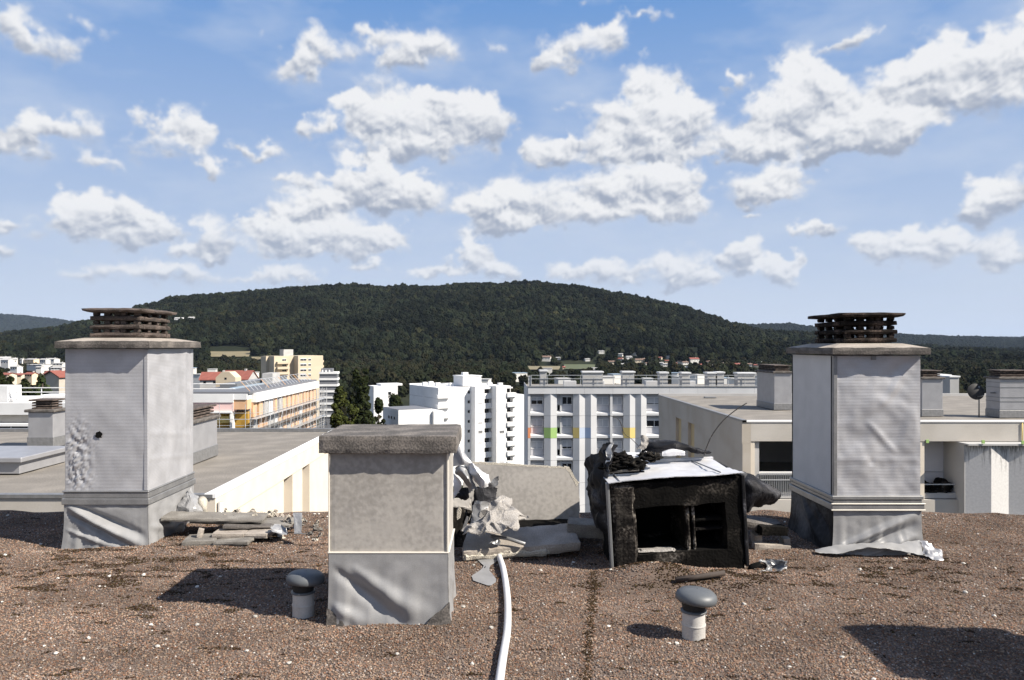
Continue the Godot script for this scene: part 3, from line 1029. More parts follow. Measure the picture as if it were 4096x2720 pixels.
# ---------- the cream building across the gap, and its roof ----------
func neighbour_near() -> void:
	var y0 := -1.1
	var t := thing("cream_building", "cream block with flat beige roof and two upright recesses in its sunlit wall", "building", Vector3(-5.1, -G, -13.5))
	var o := Vector3(0, G, 0)
	var ax := Vector3(0, 0, -1)
	var n := Vector3(1, 0, 0)
	part("core", box_mesh(Vector3(-22, 0, -10.3), Vector3(-0.25, G + y0 - 0.06, -0.25)), M.cream_dark, t)
	var rows := []
	for i in 27:
		var row := PackedVector3Array()
		for j in 45:
			var x := lerpf(-21.95, -0.12, j / 44.0)
			var z := lerpf(-0.12, -10.25, i / 26.0)
			row.append(Vector3(x, G + y0 - 0.02 + soft.get_noise_2d(x, z) * 0.02, z))
		rows.append(row)
	part("roof", sheet(rows, 0.0), M.roofing, t)
	# sunlit side: fascia, then plain panels with two recesses between them
	part("fascia", wb(o, ax, n, 0.0, 10.3, y0 - 0.47, y0 - 0.03, -0.25, 0.02), M.cream, t)
	for q in [[0.0, 4.4], [5.16, 6.1], [6.85, 10.3]]:
		part("wall_panel", wb(o, ax, n, q[0], q[1], -G, y0 - 0.475, -0.249, 0.0), M.cream, t)
	part("roof_edge", wb(o, ax, n, -0.02, 10.3, y0 - 0.029, y0 + 0.045, -0.17, 0.035), M.white_metal, t)
	# the front, its duller light put into the greyer wall colour
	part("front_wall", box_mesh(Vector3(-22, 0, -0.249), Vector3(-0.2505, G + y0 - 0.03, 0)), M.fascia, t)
	part("front_edge", box_mesh(Vector3(-22, G + y0 - 0.029, -0.13), Vector3(-0.02, G + y0 + 0.035, 0.03)), M.trim, t)
	part("back_parapet", box_mesh(Vector3(-22, G + y0 - 0.03, -10.42), Vector3(0.03, G + y0 + 0.09, -10.27)), M.trim, t)
	part("downpipe", tube([Vector3(0.09, G + y0 - 0.12, -0.08), Vector3(0.09, G + y0 - 3.0, -0.08)], 0.05, 8), M.galv, t)
	small_chimney("metal-clad chimney with clay louvres behind the flat roof hatch", Vector3(-12.52, y0, -20.6), Vector3(-11.85, -0.16, -20.0))
	small_chimney("long metal-clad chimney half hidden behind the wrapped chimney", Vector3(-7.65, y0, -18.6), Vector3(-6.95, -0.17, -16.4))
	var h := thing("roof_hatch", "low flat metal roof hatch with overhanging grey lid", "roof hatch", Vector3(-11.6, y0, -16.7))
	part("kerb", cbox(Vector3(-1.5, 0, -0.85), Vector3(1.5, 0.25, 0.85), 0.01), M.foil_smooth, h)
	part("lid", cbox(Vector3(-1.6, 0.252, -0.95), Vector3(1.6, 0.36, 0.95), 0.015), M.foil_smooth, h)

# ---------- the flat-roofed block on the far side ----------
func neighbour_far() -> void:
	var y0 := -1.1
	var base := Vector3(8.82, -G, -27)
	var t := thing("flat_roofed_block", "beige flat-roofed block with dark loggia opening under its deep fascia", "building", base)
	var top := G + y0
	var W := 26.0
	var D := 14.0
	var rows := []
	for i in 15:
		var row := PackedVector3Array()
		for j in 27:
			var x := lerpf(0.12, W, j / 26.0)
			var z := lerpf(-0.12, -D, i / 14.0)
			row.append(Vector3(x, top - 0.02 + soft.get_noise_2d(x, z) * 0.02, z))
		rows.append(row)
	part("roof", sheet(rows, 0.0), M.roofing, t)
	# storeys of 2.8 m: loggias at the front between piers and the deep fascia beams
	var ax := Vector3(1, 0, 0)
	var n := Vector3(0, 0, 1)
	part("core", box_mesh(Vector3(0.3, 0, -D), Vector3(W, top - 0.06, -7.5)), M.grey_wall, t)
	part("ceiling", box_mesh(Vector3(0.3, top - 0.3, -7.499), Vector3(W, top - 0.06, -1.6)), M.grey_wall, t)
	for xx in [6.36, 7.9]:
		part("room_wall", box_mesh(Vector3(xx, 0, -7.499), Vector3(xx + 0.2 if xx < 7 else W, top - 0.301, -1.6)), M.grey_wall, t)
	for k in 4:
		var yt := top - k * 2.8
		part("fascia", wb(V0, ax, n, 0.302, W, yt - 0.72, yt - 0.03, -1.59, 0.0), M.fascia, t)
		part("floor_slab", wb(V0, ax, n, 0.3, W, yt - 2.8, yt - 2.62, -7.498, -0.12), M.grey_wall, t)
		part("corner_pier", wb(V0, ax, n, 0.04, 0.45, yt - 2.8, yt - 0.722, -1.59, -0.03), M.cream, t)
		part("window_jamb", wb(V0, ax, n, 0.452, 0.64, yt - 2.62, yt - 0.722, -1.0, -0.12), M.grey_wall, t)
		part("pier", wb(V0, ax, n, 6.35, 6.56, yt - 2.8, yt - 0.722, -1.59, -0.02), M.cream, t)
		part("loggia_wall", wb(V0, ax, n, 6.562, 7.9, yt - 2.62, yt - 0.722, -1.59, -0.9), M.lilac_wall, t)
		part("shutter", wb(V0, ax, n, 6.75, 7.85, yt - 1.95, yt - 1.94, -0.898, -0.85), M.shutter, t)
		# railing with wire mesh
		var rail := st0()
		wall_box(rail, V0, ax, n, 0.64, 6.34, yt - 1.90, yt - 1.86, -0.10, -0.06)
		wall_box(rail, V0, ax, n, 0.64, 6.34, yt - 2.14, yt - 2.11, -0.10, -0.06)
		wall_box(rail, V0, ax, n, 6.562, 7.7, yt - 2.30, yt - 2.27, -0.10, -0.06)
		var xx := 0.66
		while xx < 6.3:
			wall_box(rail, V0, ax, n, xx, xx + 0.012, yt - 2.62, yt - 1.86, -0.09, -0.075)
			xx += 0.065
		part("railing", fin(rail), M.galv, t)
	# sill and the broad bay with rain streaks
	part("window_sill", wb(V0, ax, n, 0.64, 3.0, top - 1.96, top - 1.90, -0.6, -0.13), M.white_metal, t)
	for k in 4:
		var yt := top - 0.74 - k * 2.8
		part("coping", wb(V0, ax, n, 7.75, 14.0, yt - 0.06, yt - 0.001, -1.0, 0.62), M.grey_wall, t)
		for j in 4:
			var a := 7.80 + j * 1.55
			# folded panels, one face turned each way
			for f in 2:
				var s := st0()
				var x0 := a + f * 0.775
				var x1 := x0 + 0.775
				var z0 := 0.34 if f == 0 else 0.58
				var z1 := 0.58 if f == 0 else 0.34
				uv_quad(s, Vector3(x0, yt - 0.061, z0), Vector3(x1, yt - 0.061, z1), Vector3(x1, yt - 2.74, z1), Vector3(x0, yt - 2.74, z0), 0.31 * (j * 2 + f), 0.31 * (j * 2 + f) + 0.29)
				part("bay_panel", fin(s), M.stain, t)
		part("bay_side", box_mesh(Vector3(7.77, yt - 2.74, -1.0), Vector3(7.799, yt - 0.062, 0.35)), M.grey_wall, t)
	# left flank, in shade, with two recessed strips
	var ax2 := Vector3(0, 0, -1)
	var n2 := Vector3(-1, 0, 0)
	part("flank_fascia", wb(V0, ax2, n2, 0.0, D, top - 0.80, top - 0.03, -0.30, 0.02), M.cream_dark, t)
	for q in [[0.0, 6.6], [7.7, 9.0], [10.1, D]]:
		part("flank_panel", wb(V0, ax2, n2, q[0], q[1], 0, top - 0.803, -0.30, 0.0), M.cream_dark, t)
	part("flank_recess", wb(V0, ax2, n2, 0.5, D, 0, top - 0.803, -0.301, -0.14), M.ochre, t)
	part("roof_edge", wb(V0, ax2, n2, -0.03, D, top - 0.029, top + 0.05, -0.14, 0.03), M.trim, t)
	part("front_edge", wb(V0, ax, n, -0.02, W, top - 0.029, top + 0.035, -0.11, 0.03), M.white_metal, t)
	part("back_parapet", box_mesh(Vector3(0, top - 0.03, -D - 0.15), Vector3(W, top + 0.12, -D)), M.grey_wall, t)
	part("drain_cover", cbox(Vector3(3.25, top + 0.0, -3.05), Vector3(3.75, top + 0.05, -2.75), 0.01), M.galv_dark, t)
	part("drain_cover", cbox(Vector3(2.0, top + 0.0, -12.4), Vector3(2.6, top + 0.06, -12.1), 0.01), M.galv_dark, t)
	# yellow conduit and the green clips of the building site
	part("conduit", tube([Vector3(10.05, top - 0.05, 0.03), Vector3(10.05, top - 0.72, 0.03)], 0.02, 6), M.yellow, t)
	for q in [[6.6, 0.66], [6.5, 3.55], [8.9, 3.6], [9.6, 0.62], [8.2, 0.6]]:
		part("clip", wb(V0, ax, n, q[0], q[0] + 0.10, top - q[1] - 0.12, top - q[1], 0.62 if q[0] > 7.7 else 0.005, 0.66 if q[0] > 7.7 else 0.03), M.green, t)
	# burnt belongings heaped on the loggia behind the rail
	for q in [[6.75, 2.52, 0.32, 0.30], [7.1, 2.55, 0.4, 0.22], [7.45, 2.5, 0.3, 0.36]]:
		part("charred_heap", crown_mesh(int(q[0] * 10), 0.6, 2), M.char, t, Vector3(q[0], top - q[1], -0.5), ID.scaled(Vector3(q[2], q[3], 0.3)))
	small_chimney("plain metal-clad chimney casting a long shadow across the beige flat roof", Vector3(11.73, y0, -33.9), Vector3(12.48, 0.46, -31.8))
	small_chimney("narrow metal-clad chimney half hidden behind the soot-footed chimney", Vector3(16.3, y0, -29.7), Vector3(17.1, 0.34, -28.8))
	var c := small_chimney("chimney bound with dark straps beside the black satellite dish", Vector3(18.95, y0, -29.1), Vector3(20.1, 0.36, -28.3), 5)
	part("bracket", box_mesh(Vector3(-0.75, 0.9, 0.1), Vector3(-0.57, 0.96, 0.16)), M.galv_dark, c)
	var dish := thing("satellite_dish", "black round satellite dish fixed beside the strapped chimney", "satellite dish", Vector3(18.28, -0.12, -28.6))
	var prof := []
	for k in 8: prof.append([0.045 * k, 0.0014 * k * k])
	part("reflector", lathe(prof, 24), M.rubber, dish, V0, Basis(Vector3(0, 0, 1), 0.35) * Basis(Vector3(1, 0, 0), -PI / 2 - 0.25))
	part("arm", tube([Vector3(0.0, -0.2, 0.02), Vector3(0.05, -0.15, 0.3)], 0.012, 6), M.galv_dark, dish)
	part("mast", tube([Vector3(0.12, 0.2, -0.06), Vector3(0.12, -0.98, -0.06)], 0.025, 8), M.galv_dark, dish)
	# white lift houses beyond
	for q in [[3768.0, 3802.0, 1503.0, 70.0, "low white lift house behind the strapped chimney"], [3800.0, 3836.0, 1509.0, 66.0, "taller white lift house with coping behind the strapped chimney"]]:
		var a := P(q[0], q[2], q[3])
		var b := P(q[1], 1575.0, q[3])
		var lh := thing("lift_house", q[4], "lift house", Vector3(a.x, b.y - 6.0, a.z))
		part("wall", box_mesh(V0, Vector3(b.x - a.x, a.y - b.y + 6.0, -2.5)), M.grey_wall, lh)
		part("coping", box_mesh(Vector3(-0.08, a.y - b.y + 6.0, -2.58), Vector3(b.x - a.x + 0.08, a.y - b.y + 6.12, 0.08)), M.white_wall, lh)

func uv_quad(s: SurfaceTool, tl: Vector3, tr: Vector3, br: Vector3, bl: Vector3, u0: float, u1: float) -> void:
	for q in [[tl, u0, 0.0], [tr, u1, 0.0], [br, u1, 1.0], [tl, u0, 0.0], [br, u1, 1.0], [bl, u0, 1.0]]:
		s.set_uv(Vector2(q[1], q[2]))
		s.add_vertex(q[0])

# ---------- white block with coloured panels ----------
func window(parent: Node, o: Vector3, ax: Vector3, n: Vector3, a: float, b: float, y0: float, y1: float, z: float, closed: float, panes := 2) -> void:
	# frame round the opening, its panes and the roller shutter drawn down by the share "closed"
	var s := st0()
	var e := 0.07
	wall_box(s, o, ax, n, a, b, y1 - e, y1, z, z + 0.06)
	wall_box(s, o, ax, n, a, b, y0, y0 + e, z, z + 0.09)
	wall_box(s, o, ax, n, a, a + e, y0 + e, y1 - e, z, z + 0.06)
	wall_box(s, o, ax, n, b - e, b, y0 + e, y1 - e, z, z + 0.06)
	var w := part("window", fin(s), M.frame, parent)
	var step := (b - a - 2 * e) / panes
	for k in panes:
		var x0 := a + e + k * step
		if closed < 0.97:
			part("pane", wb(o, ax, n, x0 + 0.02, x0 + step - 0.02, y0 + e, y1 - e - (y1 - y0 - 2 * e) * closed, z, z + 0.015), M.glass, w)
		if k > 0: part("mullion", wb(o, ax, n, x0 - 0.03, x0 + 0.03, y0 + e, y1 - e, z, z + 0.05), M.frame, w)
	if closed > 0.03:
		part("shutter", wb(o, ax, n, a + e, b - e, y1 - e - (y1 - y0 - 2 * e) * closed, y1 - e, z + 0.016, z + 0.045), M.shutter, w)

func panel_block() -> void:
	var d := 93.0
	var t := thing("panel_block", "white apartment block with folded piers and orange, green, blue and yellow panels", "building", Vector3(3.41, -G, -d))
	var o := Vector3(0, G, 0)
	var ax := Vector3.RIGHT
	var n := Vector3(0, 0, 1)
	var k := 0.007908   # metres for a pixel of the study drawing
	var L := 45 * k
	var R := 30.0
	var top := -3.46
	var storeys := [-4.29, -7.01, -9.79, -12.54, -15.3, -18.06, -20.82, -23.6, -26.4]
	part("core", box_mesh(Vector3(L + 0.02, 0, -13), Vector3(R, G + top - 0.35, -0.80)), M.grey_wall, t)
	part("roof", box_mesh(Vector3(L + 0.1, G + top - 0.348, -13), Vector3(R, G + top - 0.28, -0.25)), M.roofing, t)
	var x := L
	while x < R:
		part("fascia_panel", wb(o, ax, n, x + 0.008, minf(x + 3.5, R) - 0.008, storeys[0], top, -0.24, 0.26), M.panel_white, t)
		x += 3.5
	part("coping", wb(o, ax, n, L - 0.06, R, top + 0.001, top + 0.10, -0.30, 0.32), M.galv_dark, t)
	part("side_wall", box_mesh(Vector3(L - 0.02, 0, -13), Vector3(L + 0.018, G + top - 0.002, -0.242)), M.panel_white, t)
	# folded piers: x of each fold, whether it stands proud, and the colour of the band
	var piers := [[[45, 0.12], [85, 0.12], "orange"], [[300, 0.0], [400, 0.24], "green"], [[400, 0.24], [500, 0.0], "green"], [[755, 0.0], [850, 0.24], "yellow"], [[850, 0.24], [940, 0.0], "blue_pale"], [[940, 0.0], [1030, 0.24], "blue"], [[1030, 0.24], [1125, 0.0], ""], [[1335, 0.10], [1370, 0.10], ""], [[1545, 0.0], [1640, 0.24], "yellow"], [[1640, 0.24], [1728, 0.0], "yellow"], [[1728, 0.0], [1815, 0.24], ""], [[1815, 0.24], [1905, 0.0], ""],
		[[2180, 0.0], [2280, 0.24], ""], [[2280, 0.24], [2380, 0.0], ""], [[2640, 0.0], [2740, 0.24], ""], [[2740, 0.24], [2840, 0.0], ""], [[3100, 0.0], [3230, 0.2], ""], [[3230, 0.2], [3360, 0.0], ""]]
	for f in storeys.size() - 1:
		var yt: float = storeys[f] - 0.015
		var yb: float = storeys[f + 1] + 0.015
		var ym := lerpf(yt, yb, 0.53)
		for p in piers:
			var cuts := [[yt, yb, ""]]
			if f == 1 and p[2]: cuts = [[yt, ym + 0.005, ""], [ym - 0.005, yb, p[2]]]
			for c in cuts:
				var s := st0()
				var q := []
				for y in [c[1], c[0]]:
					q.append_array([o + Vector3(p[0][0] * k, y, -0.6), o + Vector3(p[1][0] * k, y, -0.6), o + Vector3(p[1][0] * k, y, p[1][1]), o + Vector3(p[0][0] * k, y, p[0][1])])
				hexa(s, q)
				part("pier_panel", fin(s), M[c[2]] if c[2] else M.panel_white, t)
		part("joint", wb(o, ax, n, L, 24.2, storeys[f + 1] - 0.012, storeys[f + 1] + 0.012, -0.7, -0.03), M.galv_dark, t)
		# recessed bays
		var bays := [[85, 300, 0], [500, 755, 1], [1125, 1335, 2], [1370, 1545, 3], [1905, 2180, 4], [2380, 2640, 2]]
		for b in bays:
			var a: float = b[0] * k
			var e: float = b[1] * k
			var back := -0.62
			part("bay_wall", wb(o, ax, n, a, e, yb, yt, -0.79, back), M.lilac_wall, t)
			# sloping ledge at the foot of the bay
			var s := st0()
			hexa(s, [o + Vector3(a, yb, back + 0.002), o + Vector3(e, yb, back + 0.002), o + Vector3(e, yb, -0.02), o + Vector3(a, yb, -0.02), o + Vector3(a, yb + 0.50, back + 0.002), o + Vector3(e, yb + 0.50, back + 0.002), o + Vector3(e, yb + 0.28, -0.02), o + Vector3(a, yb + 0.28, -0.02)])
			part("ledge", fin(s), M.panel_white, t)
			var shut := [[0.45, 0.94, 0.95, 0.5, 0.9, 0.6, 1.0, 0.7], [0.02, 0.93, 0.78, 0.05, 0.5, 0.9, 0.4, 1.0], [1.0, 1.0, 0.93, 1.0, 0.6, 1.0, 0.8, 1.0], [1.0, 1.0, 1.0, 0.7, 1.0, 0.9, 1.0, 0.6], [0.9, 0.2, 0.6, 0.9, 0.4, 1.0, 0.8, 0.7]]
			var sh: float = shut[b[2]][f]
			if b[2] == 1:
				part("bay_door", wb(o, ax, n, a + 0.03, a + 0.40, yb + 0.52, yt - 0.35, back, back + 0.05), M.shutter, t)
				part("bay_mullion", wb(o, ax, n, a + 0.44, a + 0.62, yb + 0.52, yt - 0.02, back, back + 0.22), M.panel_white, t)
				window(t, o, ax, n, a + 0.66, e - 0.06, yb + 1.32, yt - 0.36, back, sh)
			else:
				window(t, o, ax, n, a + 0.08, e - 0.10, yb + 1.32, yt - 0.42, back, sh)
			part("apron", wb(o, ax, n, a + 0.10, e - 0.10, yb + 0.56, yb + 1.26, back, back + 0.05), M.lilac_wall, t)
	# roof plant: capped flues in a row, and the guard rail along the edge
	for q in [[2161, 2187, 1480], [2332, 2412, 1485], [2491, 2538, 1485], [2640, 2672, 1488], [2729, 2761, 1489], [2831, 2864, 1489], [2870, 2897, 1487], [2952, 3022, 1490], [3080, 3150, 1490]]:
		var p := P(q[0], q[2], d + 0.6)
		var w: float = (q[1] - q[0]) * 0.031
		var h: float = p.y + G
		var x0: float = p.x - 3.41
		part("flue", box_mesh(Vector3(x0, G + top - 0.28, -2.1), Vector3(x0 + w, h - 0.22, -0.7)), M.grey_wall, t)
		part("flue_cap", cbox(Vector3(x0 - 0.12, h - 0.218, -2.25), Vector3(x0 + w + 0.12, h, -0.55), 0.03), M.panel_white, t)
	for yy in [1.42, 0.98, 0.16]:
		part("guard_rail", wb(o, ax, n, L + 0.4, R, top + yy, top + yy + 0.055, -0.48, -0.42), M.galv, t)
	x = L + 0.4
	while x < R:
		part("guard_post", wb(o, ax, n, x, x + 0.055, top - 0.28, top + 1.42, -0.56, -0.49), M.galv, t)
		x += 2.05
	part("end_screen", wb(o, ax, n, L + 0.05, L + 0.5, top + 0.102, top + 1.4, -0.6, -0.57), M.grey_wall, t)
	var lamp_x := [5.1, 8.7, 15.6, 20.4]
	for lx in lamp_x:
		part("roof_box", cbox(Vector3(lx, G + top - 0.28, -4.2), Vector3(lx + 1.6, G + top + 0.6, -3.2), 0.02), M.panel_white, t)

# stepped volumes seen from a corner: every volume stands further out than the last
func stepped_tower() -> void:
	var th := 0.52
	var org := P(1754, 1551, 210.0)
	var t := thing("stepped_tower", "bright white stepped tower with stacks of dark balconies and a roof penthouse", "building", Vector3(org.x, -G, org.z), th)
	var top := G + org.y
	var bright: Material = M.white_wall
	part("wing_wall", box_mesh(Vector3(0, 0, -20.5), Vector3(10.2, top, 0)), bright, t)
	part("flue_strip", box_mesh(Vector3(-0.12, 0, -10.6), Vector3(-0.001, top - 0.6, -9.8)), M.white_wall, t)
	for k in 7:
		part("wall_joint", box_mesh(Vector3(-0.02, top - 3.1 - k * 2.8, -20.4), Vector3(-0.001, top - 3.04 - k * 2.8, -0.1)), M.galv_dark, t)
	part("roof_rim", box_mesh(Vector3(-0.1, top, -20.6), Vector3(10.3, top + 0.35, -20.2)), M.white_wall, t)
	part("middle_wall", box_mesh(Vector3(10.201, 0, -20), Vector3(13.2, top + 0.2, 2.7)), bright, t)
	part("balcony_core", box_mesh(Vector3(13.201, 0, -20), Vector3(15.6, top + 0.2, 1.4)), bright, t)
	part("tall_wall", box_mesh(Vector3(15.601, 0, -20), Vector3(19.0, top + 0.3, 5.4)), bright, t)
	part("balcony_core", box_mesh(Vector3(19.001, 0, -20), Vector3(21.1, top + 0.2, 4.0)), bright, t)
	part("end_wall", box_mesh(Vector3(21.101, 0, -20), Vector3(25.4, top - 2.4, 5.4)), bright, t)
	for k in 8:
		var y := top - 0.1 - k * 2.8
		part("lintel", box_mesh(Vector3(13.202, y - 0.5, 1.402), Vector3(15.6, y, 2.68)), bright, t)
		part("balcony_front", box_mesh(Vector3(13.202, y - 2.8, 2.4), Vector3(15.598, y - 1.75, 2.66)), bright, t)
		part("balcony_door", box_mesh(Vector3(13.6, y - 2.7, 1.402), Vector3(15.3, y - 0.7, 1.45)), M.glass, t)
		part("balcony_front", box_mesh(Vector3(19.002, y - 2.8, 4.4), Vector3(21.9, y - 1.6, 5.9)), bright, t)
		part("balcony_door", box_mesh(Vector3(19.3, y - 2.5, 4.002), Vector3(20.9, y - 0.5, 4.05)), M.glass, t)
		part("lintel", box_mesh(Vector3(19.002, y - 0.35, 4.002), Vector3(21.0, y, 5.38)), bright, t)
		window(t, V0, Vector3.RIGHT, Vector3(0, 0, 1), 11.2, 12.6, y - 1.9, y - 0.9, 2.7, [1.0, 0.9, 0.95, 0.8, 0.2, 0.9, 0.95, 1.0][k], 4)
		window(t, V0, Vector3.RIGHT, Vector3(0, 0, 1), 16.6, 18.2, y - 1.9, y - 0.9, 5.4, [1.0, 1.0, 1.0, 1.0, 0.3, 1.0, 1.0, 0.9][k], 4)
		if k < 3:
			part("corner_balcony", box_mesh(Vector3(-0.7, y - 2.85, -0.6), Vector3(3.2, y - 1.9, 1.0)), bright, t)
			part("corner_door", box_mesh(Vector3(0.6, y - 1.9, 0.001), Vector3(2.6, y - 0.5, 0.04)), M.white_wall, t)
		part("side_window", box_mesh(Vector3(9.2, y - 1.8, 0.001), Vector3(9.9, y - 1.0, 0.04)), M.glass, t)
	part("penthouse", box_mesh(Vector3(8.4, top + 0.2, -7.4), Vector3(14.4, top + 2.9, -1.4)), bright, t)
	part("penthouse_roof", box_mesh(Vector3(8.2, top + 2.9, -7.6), Vector3(14.6, top + 3.15, -1.2)), M.white_wall, t)
	part("penthouse_vent", box_mesh(Vector3(10.0, top + 3.15, -5.6), Vector3(11.6, top + 4.0, -4.2)), M.white_wall, t)
	for q in [[1.2, -14.0], [3.0, -9.0], [6.0, -6.0], [16.6, -2.0], [18.4, 1.0], [4.6, -17.0]]:
		part("roof_vent", box_mesh(Vector3(q[0], top, q[1]), Vector3(q[0] + 1.3, top + 1.0, q[1] + 1.0)), M.white_wall, t)
	# low front wing on the slope before the tower
	var lo := P(1548, 1632, 200.0)
	var w := thing("low_wing", "low white wing with three small windows and a dark flat roof before the tower", "building", Vector3(lo.x, -G, lo.z), th)
	var ht := lo.y + G
	part("wall", box_mesh(Vector3(0, 0, -3), Vector3(9.5, ht, 8.0)), M.white_wall, w)
	part("roof", box_mesh(Vector3(0.1, ht, -3), Vector3(9.4, ht + 0.1, 7.9)), M.slate, w)
	for k in 3:
		part("window", box_mesh(Vector3(-0.04, ht - 2.6, 1.0 + k * 1.9), Vector3(0.0, ht - 1.9, 1.8 + k * 1.9)), M.glass, w)
	part("end_wall", box_mesh(Vector3(9.501, 0, -3), Vector3(12.4, ht - 0.6, 9.0)), M.white_wall, w)
	# hall behind
	var hp := P(1495, 1545, 300.0)
	var hall := thing("white_hall", "low white hall between the poplars and the stepped tower", "building", Vector3(hp.x, -G, hp.z), 0.45)
	part("wall", box_mesh(Vector3(0, 0, -8), Vector3(10, hp.y + G, 0)), M.white_wall, hall)
	part("upper_storey", box_mesh(Vector3(3.5, hp.y + G, -8), Vector3(12.5, hp.y + G + 0.8, -1.5)), M.white_wall, hall)
	part("window", box_mesh(Vector3(6.0, hp.y + G - 3.5, 0.001), Vector3(7.2, hp.y + G - 2.4, 0.06)), M.glass, hall)

func cream_tower() -> void:
	var th := 0.70
	var top_y := 1.6 - 40.0 * 400.0 / F
	var a0 := P(1064, 1425, 400.0)
	var t := thing("cream_tower", "cream concrete tower block with stepped fronts and stacked balconies behind the scaffolding", "building", Vector3(a0.x, -G, a0.z), th)
	var top := top_y + G
	part("wall", box_mesh(Vector3(0, 0, -6.8), Vector3(1.6, top, 0)), M.tower_cream, t)
	part("wall", box_mesh(Vector3(1.601, 0, -6.8), Vector3(12.8, top + 0.15, 6.7)), M.tower_cream, t)
	part("wall", box_mesh(Vector3(12.801, 0, -6.8), Vector3(27.3, top + 0.3, 11.7)), M.tower_cream, t)
	part("lift_house", box_mesh(Vector3(9, top + 0.15, -3), Vector3(14.5, top + 3.6, 2)), M.grey_wall, t)
	for k in 9:
		var y := top - k * 2.8
		if k > 0: part("balcony", box_mesh(Vector3(2.8, y - 1.2, 6.702), Vector3(9.6, y, 8.4)), M.tower_cream, t)
		window(t, V0, Vector3.RIGHT, Vector3(0, 0, 1), 6.0, 8.4, y - 2.5, y - 1.3, 6.7, 0.2)
		window(t, V0, Vector3.RIGHT, Vector3(0, 0, 1), 14.0, 17.6, y - 2.4, y - 1.0, 11.7, 0.35)
		window(t, V0, Vector3.RIGHT, Vector3(0, 0, 1), 18.6, 20.2, y - 2.4, y - 1.0, 11.7, 0.3)
		part("end_balcony", box_mesh(Vector3(27.301, y - 3.4, 5.0), Vector3(28.4, y - 2.2, 10.5)), M.tower_cream, t)
	# the long low office with banded floors beside it
	var q := P(1277, 1490, 330.0)
	var of := thing("banded_office", "small office with white floor bands and dark window strips beside the cream tower", "building", Vector3(q.x, -G, q.z), 0.1)
	part("core", box_mesh(Vector3(0, 0, -8), Vector3(7.6, q.y + G, -0.4)), M.slate, of)
	for k in 8:
		part("floor_band", box_mesh(Vector3(-0.2, q.y + G - 0.7 - k * 2.7, -8.2), Vector3(7.9, q.y + G + 0.2 - k * 2.7, 0)), M.white_wall, of)
	part("penthouse", box_mesh(Vector3(0.5, q.y + G + 0.2, -7), Vector3(5.5, q.y + G + 1.7, -2)), M.slate, of)
	for k in 3:
		part("roof_vent", box_mesh(Vector3(1.0 + k * 1.5, q.y + G + 0.2, -1.6), Vector3(1.5 + k * 1.5, q.y + G + 1.1, -1.1)), M.white_wall, of)

